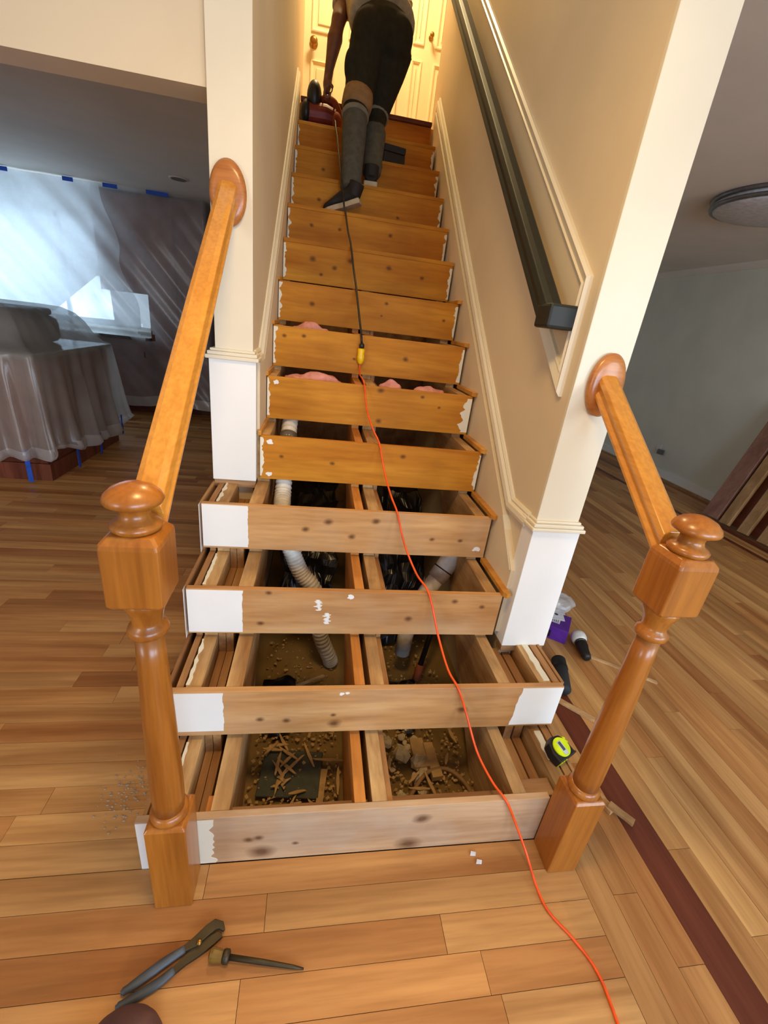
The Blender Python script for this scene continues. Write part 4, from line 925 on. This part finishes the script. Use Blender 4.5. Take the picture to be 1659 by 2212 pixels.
crumple('black_plastic', 'torn black plastic piece on the dirt at the back of the first left bay', -.25, -.14, [(.44, -.055), (.50, .0), (.58, .03), (.66, .0)], 8)
bm = bmesh.new(); tube(bm, smooth_pts([(.20, .10, -.050), (.27, .19, -.048), (.34, .26, -.045), (.42, .27, -.046), (.475, .20, -.048), (.47, .10, -.05)], 8), .007, 10)
tag(obj('old_cable', bm, 'strap_tan', None, smooth=True), 'dusty old cable looped over the dirt in the right bay', 'cable')
# ================================================================== KITCHEN
IX0, IX1, IY0, IY1 = -3.5, -2.06, 2.71, 3.93
t = thing('kitchen_island', 'dark cherry kitchen island wrapped in plastic sheeting', 'island', (-2.8, 3.3, 0))
bx('plinth', (IX0, IX1, IY0, IY1, .0005, .13), 'cherry', t, .003); bx('body', (IX0+.02, IX1-.02, IY0+.02, IY1-.02, .13, .885), 'cherry', t, .003)
bx('countertop', (IX0-.02, IX1+.02, IY0-.02, IY1+.02, .885, .92), 'counter', t, .004)
for k in range(3): bx('cabinet_door', (IX1-.021, IX1-.004, IY0+.06+k*.385, IY0+.42+k*.385, .17, .86), 'cherry', t, .006)
for k in range(3): bx('cabinet_door', (IX1-.46-k*.45, IX1-.06-k*.45, IY0+.004, IY0+.021, .17, .86), 'cherry', t, .006)
t = thing('covered_bin', 'dark bulky object under the plastic on top of the island', 'bin', (-2.85, 3.25, .92))
bx('bin_body', (-3.25, -2.30, 2.96, 3.68, .921, 1.13), 'bin_dark', t, .06); bx('bin_lid', (-3.22, -2.34, 3.00, 3.64, 1.131, 1.185), 'bin_dark', t, .02)
def rrect(x0, x1, y0, y1, r, n=160):
    per = []; segs = [((x0+r, y0), (x1-r, y0)), ((x1-r, y0+r), -90), ((x1, y0+r), (x1, y1-r)), ((x1-r, y1-r), 0), ((x1-r, y1), (x0+r, y1)), ((x0+r, y1-r), 90), ((x0, y1-r), (x0, y0+r)), ((x0+r, y0+r), 180)]
    out = []
    for s in segs:
        if isinstance(s[1], tuple):
            L_ = math.dist(*s); k = max(2, int(n*L_/(2*(x1-x0+y1-y0))))
            out += [(s[0][0]+(s[1][0]-s[0][0])*i/k, s[0][1]+(s[1][1]-s[0][1])*i/k) for i in range(k)]
        else:
            out += [(s[0][0]+r*math.cos(math.radians(s[1]+90*i/6)), s[0][1]+r*math.sin(math.radians(s[1]+90*i/6))) for i in range(6)]
    return out
base = rrect(IX0-.03, IX1+.03, IY0-.03, IY1+.03, .03, 260); cxm, cym = (IX0+IX1)/2, (IY0+IY1)/2
rs = []
for lev, (z, off, amp) in enumerate([(.165, .03, .035), (.20, .055, .04), (.25, .04, .036), (.40, .025, .03), (.60, .015, .022), (.78, .006, .012), (.90, .001, .003), (.928, -.004, 0), (.945, -.05, .004), (1.0, -.10, .008), (1.10, -.145, .008), (1.165, -.19, .004), (1.205, -.26, 0), (1.215, -.36, 0), (1.21, -.50, 0)]):
    ring = []
    for i, (x, y_) in enumerate(base):
        s = i/len(base)*2*math.pi
        dx, dy = x-cxm, y_-cym
        hx, hy = (IX1-IX0)/2+.03, (IY1-IY0)/2+.03
        fold = amp*(math.sin(s*23+math.sin(s*5)*2+z*1.2)+.5*math.sin(s*41+1+z*2))
        sx = (hx+off+fold)/hx; sy_ = (hy+off+fold)/hy
        zz = z
        if lev <= 1: zz = z+.045*math.sin(s*4+1.0)+.02*math.sin(s*11)
        if lev == 2: zz = z+.03*math.sin(s*4+1.0)
        ring.append(Vector((cxm+dx*sx, cym+dy*sy_, zz)))
    rs.append(ring)
bm = bmesh.new(); rings(bm, rs, True, False); bm.faces.new([bm.verts[-len(base)+i] for i in range(len(base))]) if bm.verts.ensure_lookup_table() is None else None
sh = obj('plastic_cover', bm, 'sheet_island', None, smooth=True, mats=['sheet_island', 'sheet_hem']); tag(sh, 'cloudy plastic sheet draped over the kitchen island', 'plastic sheet')
for p_ in sh.data.polygons:
    if p_.center.z < .25: p_.material_index = 1
tp = [(-2.165, 2.665, .20, 'front', 'blue tape strip on the front of the island plinth'), (2.98, 0, 0, 'side', 'blue tape strip nearest the island corner on its long side'), (3.38, 0, 0, 'side', 'thin blue tape strip midway along the island side'), (3.86, 0, .06, 'side', 'blue tape strip at the far end of the island side')]
for a, b_, z_, kind, lab in tp:
    if kind == 'front': o = bx('tape_strip', (a-.017, a+.017, IY0-.075, IY0-.072, .015, .26), 'tape_blue', None, 0, None)
    else: o = bx('tape_strip', (IX1+.072, IX1+.075, a-.016, a+.016, .03+z_, .22+z_), 'tape_blue')
    tag(o, lab, 'tape', 'blue painter tape strips on the island')
# base cabinets, pantry and wall cabinet behind the hanging sheet
def cab(name, label, x0, x1, y0, y1, z0, z1, ndoor, split=None, top=None):
    t = thing(name, label, 'cabinet', ((x0+x1)/2, (y0+y1)/2, z0)); bx('carcass', (x0, x1, y0+.02, y1, z0+(.1 if z0 < .1 else 0), z1), 'cherry', t)
    if z0 < .1: bx('toe_kick', (x0+.01, x1-.01, y0+.08, y1, z0+.0005, z0+.1), 'mahogany', t)
    if top: bx('countertop', (x0-.01, x1+.01, y0-.02, y1, z1, z1+.035), 'counter', t, .003)
    w_ = (x1-x0)/ndoor
    for i in range(ndoor):
        for za, zb in (split or [(z0+(.12 if z0 < .1 else .02), z1-.02)]):
            dr = bx('door', (x0+i*w_+.006, x0+(i+1)*w_-.006, y0, y0+.019, za, zb), 'cherry', t, .004)
            hx_ = x0+(i+1)*w_-.05 if i % 2 == 0 else x0+i*w_+.05; hz = za+.12 if za > 1 else zb-.12
            bm = bmesh.new(); tube(bm, [(hx_, y0-.004, hz-.055), (hx_, y0-.028, hz-.045), (hx_, y0-.028, hz+.045), (hx_, y0-.004, hz+.055)], .005, 8); obj('handle', bm, 'steel', dr, smooth=True)
    return t
cab('pantry_cabinet', 'tall dark cherry pantry cabinet with two pairs of handles behind plastic', -2.12, -1.46, 5.28, 5.79, 0, 2.37, 2, [(.12, 1.28), (1.30, 2.33)])
cab('base_cabinet', 'low dark cherry base cabinet under the kitchen window', -4.35, -2.13, 5.22, 5.79, 0, .87, 5, None, True)
cab('wall_cabinet', 'dark cherry wall cabinet between the window and the pantry', -2.68, -2.13, 5.42, 5.79, 1.38, 2.37, 1)
# hanging sheet
bm = bmesh.new(); nx, nz = 120, 60; V = {}
def sheet_y(x, z):
    u = x*.75+z*.62
    d = 5.185+.022*math.sin(u*13)+.014*math.sin(u*31+1.5)+.02*noise.noise(Vector((x*1.6, z*1.6, 3)))
    t_ = max(0, min(1, (2.40-z)/.5)); return 5.20*(1-t_)+d*t_-.05*max(0, (.35-z)/.35)
for i in range(nx+1):
    for k in range(nz+1):
        x = -4.5+3.07*i/nx; zb = .12+.02*math.sin(x*6); z = zb+(2.392-zb)*k/nz
        V[i, k] = bm.verts.new((x, sheet_y(x, z), z))
for i in range(nx):
    for k in range(nz):
        c = (V[i, k].co+V[i+1, k+1].co)/2
        if ((c.x+2.13+(c.z-.95)*.5)/.075)**2+((c.z-.955)/.09)**2 < 1: continue
        f = bm.faces.new((V[i, k], V[i+1, k], V[i+1, k+1], V[i, k+1]))
        if k < 3: f.material_index = 1
# return along the side of the pantry
pv = None
for k in range(nz+1):
    v0 = V[nx, k]; row = [v0]
    for s in range(1, 9): row.append(bm.verts.new((v0.co.x+.008*math.sin(s*1.4+k*.05), v0.co.y+.07*s, v0.co.z)))
    if pv:
        for s in range(8): bm.faces.new((pv[s], pv[s+1], row[s+1], row[s]))
    pv = row
hs = obj('plastic_curtain', bm, 'sheet_wall', None, smooth=True, mats=['sheet_wall', 'sheet_hem']); tag(hs, 'plastic sheet hung from the ceiling in front of the kitchen cabinets and window', 'plastic sheet')
bm = bmesh.new(); V = {}; nx, nz = 80, 50
for i in range(nx+1):
    for k in range(nz+1):
        zb = 1.0; z = zb+(2.385-zb)*k/nz; xe = -2.46+.30*(2.385-z)/1.4-.03*math.sin(z*9); x = -4.5+(xe+4.5)*i/nx
        V[i, k] = bm.verts.new((x, sheet_y(x, z)-.035-.012*math.sin((x*.8+z*.7)*24), z))
for i in range(nx):
    for k in range(nz): bm.faces.new((V[i, k], V[i+1, k], V[i+1, k+1], V[i, k+1]))
tag(obj('plastic_curtain', bm, 'sheet_diffusing', None, smooth=True), 'added milky plastic layer softening the bright kitchen window', 'plastic sheet')  # extra layer added to blur the window while the pantry stays clear
for x0, x1, lab in ((-3.44, -3.30, 'leftmost blue tape piece holding the sheet at the ceiling'), (-2.80, -2.70, 'short blue tape piece at the ceiling in the middle'), (-2.42, -2.28, 'blue tape piece at the corner of the wall cabinet by the ceiling'), (-2.00, -1.78, 'blue tape piece along the top of the pantry cabinet')):
    tag(bx('tape_strip', (x0, x1, 5.140, 5.144, 2.355, 2.392), 'tape_blue'), lab, 'tape', 'blue tape along the kitchen ceiling')
t = thing('recessed_light', 'flush round recessed light in the kitchen ceiling', 'ceiling fitting', (-1.48, 4.43, CEIL))  # dark oval of a recessed light, built as a flush disc
bm = bmesh.new(); lathe(bm, [(.085, -.001), (.085, -.006), (.07, -.009)], -1.48, 4.43, CEIL, 32); obj('rim', bm, 'white_ceiling', t, smooth=True)
bm = bmesh.new(); lathe(bm, [(.069, -.0095), (.066, -.012)], -1.48, 4.43, CEIL, 32); obj('light_face', bm, 'light_metal', t)
# ================================================================== RIGHT-HAND ROOM
t = thing('ceiling_light', 'large round flush ceiling light in the right-hand room', 'ceiling light', (2.86, 2.22, CEIL))
lx, ly = 2.76, 2.24
bm = bmesh.new(); lathe(bm, [(.40, 0), (.41, -.012), (.40, -.024)], lx, ly, CEIL, 56); obj('base_ring', bm, 'light_metal', t, smooth=True)
bm = bmesh.new(); lathe(bm, [(.385, -.024), (.385, -.042)], lx, ly, CEIL, 56); obj('spacer', bm, 'diffuser', t, smooth=True)
bm = bmesh.new(); lathe(bm, [(.395, -.042), (.405, -.050), (.40, -.062), (.385, -.064)], lx, ly, CEIL, 56); obj('trim_ring', bm, 'light_metal', t, smooth=True)
bm = bmesh.new(); lathe(bm, [(.384, -.060), (.36, -.075), (.25, -.088), (.02, -.093)], lx, ly, CEIL, 56); obj('diffuser', bm, 'diffuser', t, smooth=True)
t = thing('wall_outlet', 'white outlet plate with a dark plug-in adapter on the sage wall', 'outlet', (4.24, 4.2, .33))
bx('plate', (4.243, 4.2495, 4.17, 4.25, .27, .39), 'plastic_white', t, .002); bx('adapter', (4.195, 4.2425, 4.10, 4.165, .28, .34), 'light_metal', t, .004)
for i in range(5):
    y0 = 2.80-i*.20; lab = ['purple-brown board leaning nearest the room corner', 'tan board leaning second in the row against the sage wall', 'tan board leaning third in the row against the sage wall', 'tan board leaning fourth in the row against the sage wall', 'tan board leaning last in the row by the picture edge'][i]
    Ml = Matrix.Translation((3.74, y0, .012)) @ Matrix.Rotation(-.06, 4, 'X') @ Matrix.Rotation(.34, 4, 'Y')
    bm = bmesh.new(); box(bm, 0, .035, -.17 if i == 0 else -.10, 0, .016, 1.22, Ml)
    tag(obj('leaning_board', bm, 'board_brown' if i == 0 else 'board_tan', None, .003), lab, 'board', 'boards leaning on the sage wall')
Ml = Matrix.Translation((3.80, 1.70, .012)) @ Matrix.Rotation(.34, 4, 'Y')
bm = bmesh.new(); box(bm, 0, .012, -.8, 1.06, .02, 1.15, Ml)
tag(obj('recess_shade_sheet', bm, 'mahogany', None, .002), 'dark brown sheet giving the shaded recess behind the leaning boards', 'board')  # dark colour stands in for the shade in the gaps between boards
tag(bx('stop_strip', (3.68, 3.72, 1.2, 2.80, .0006, .022), 'mahogany', None, .002), 'dark floor strip along the feet of the leaning boards', 'strip')
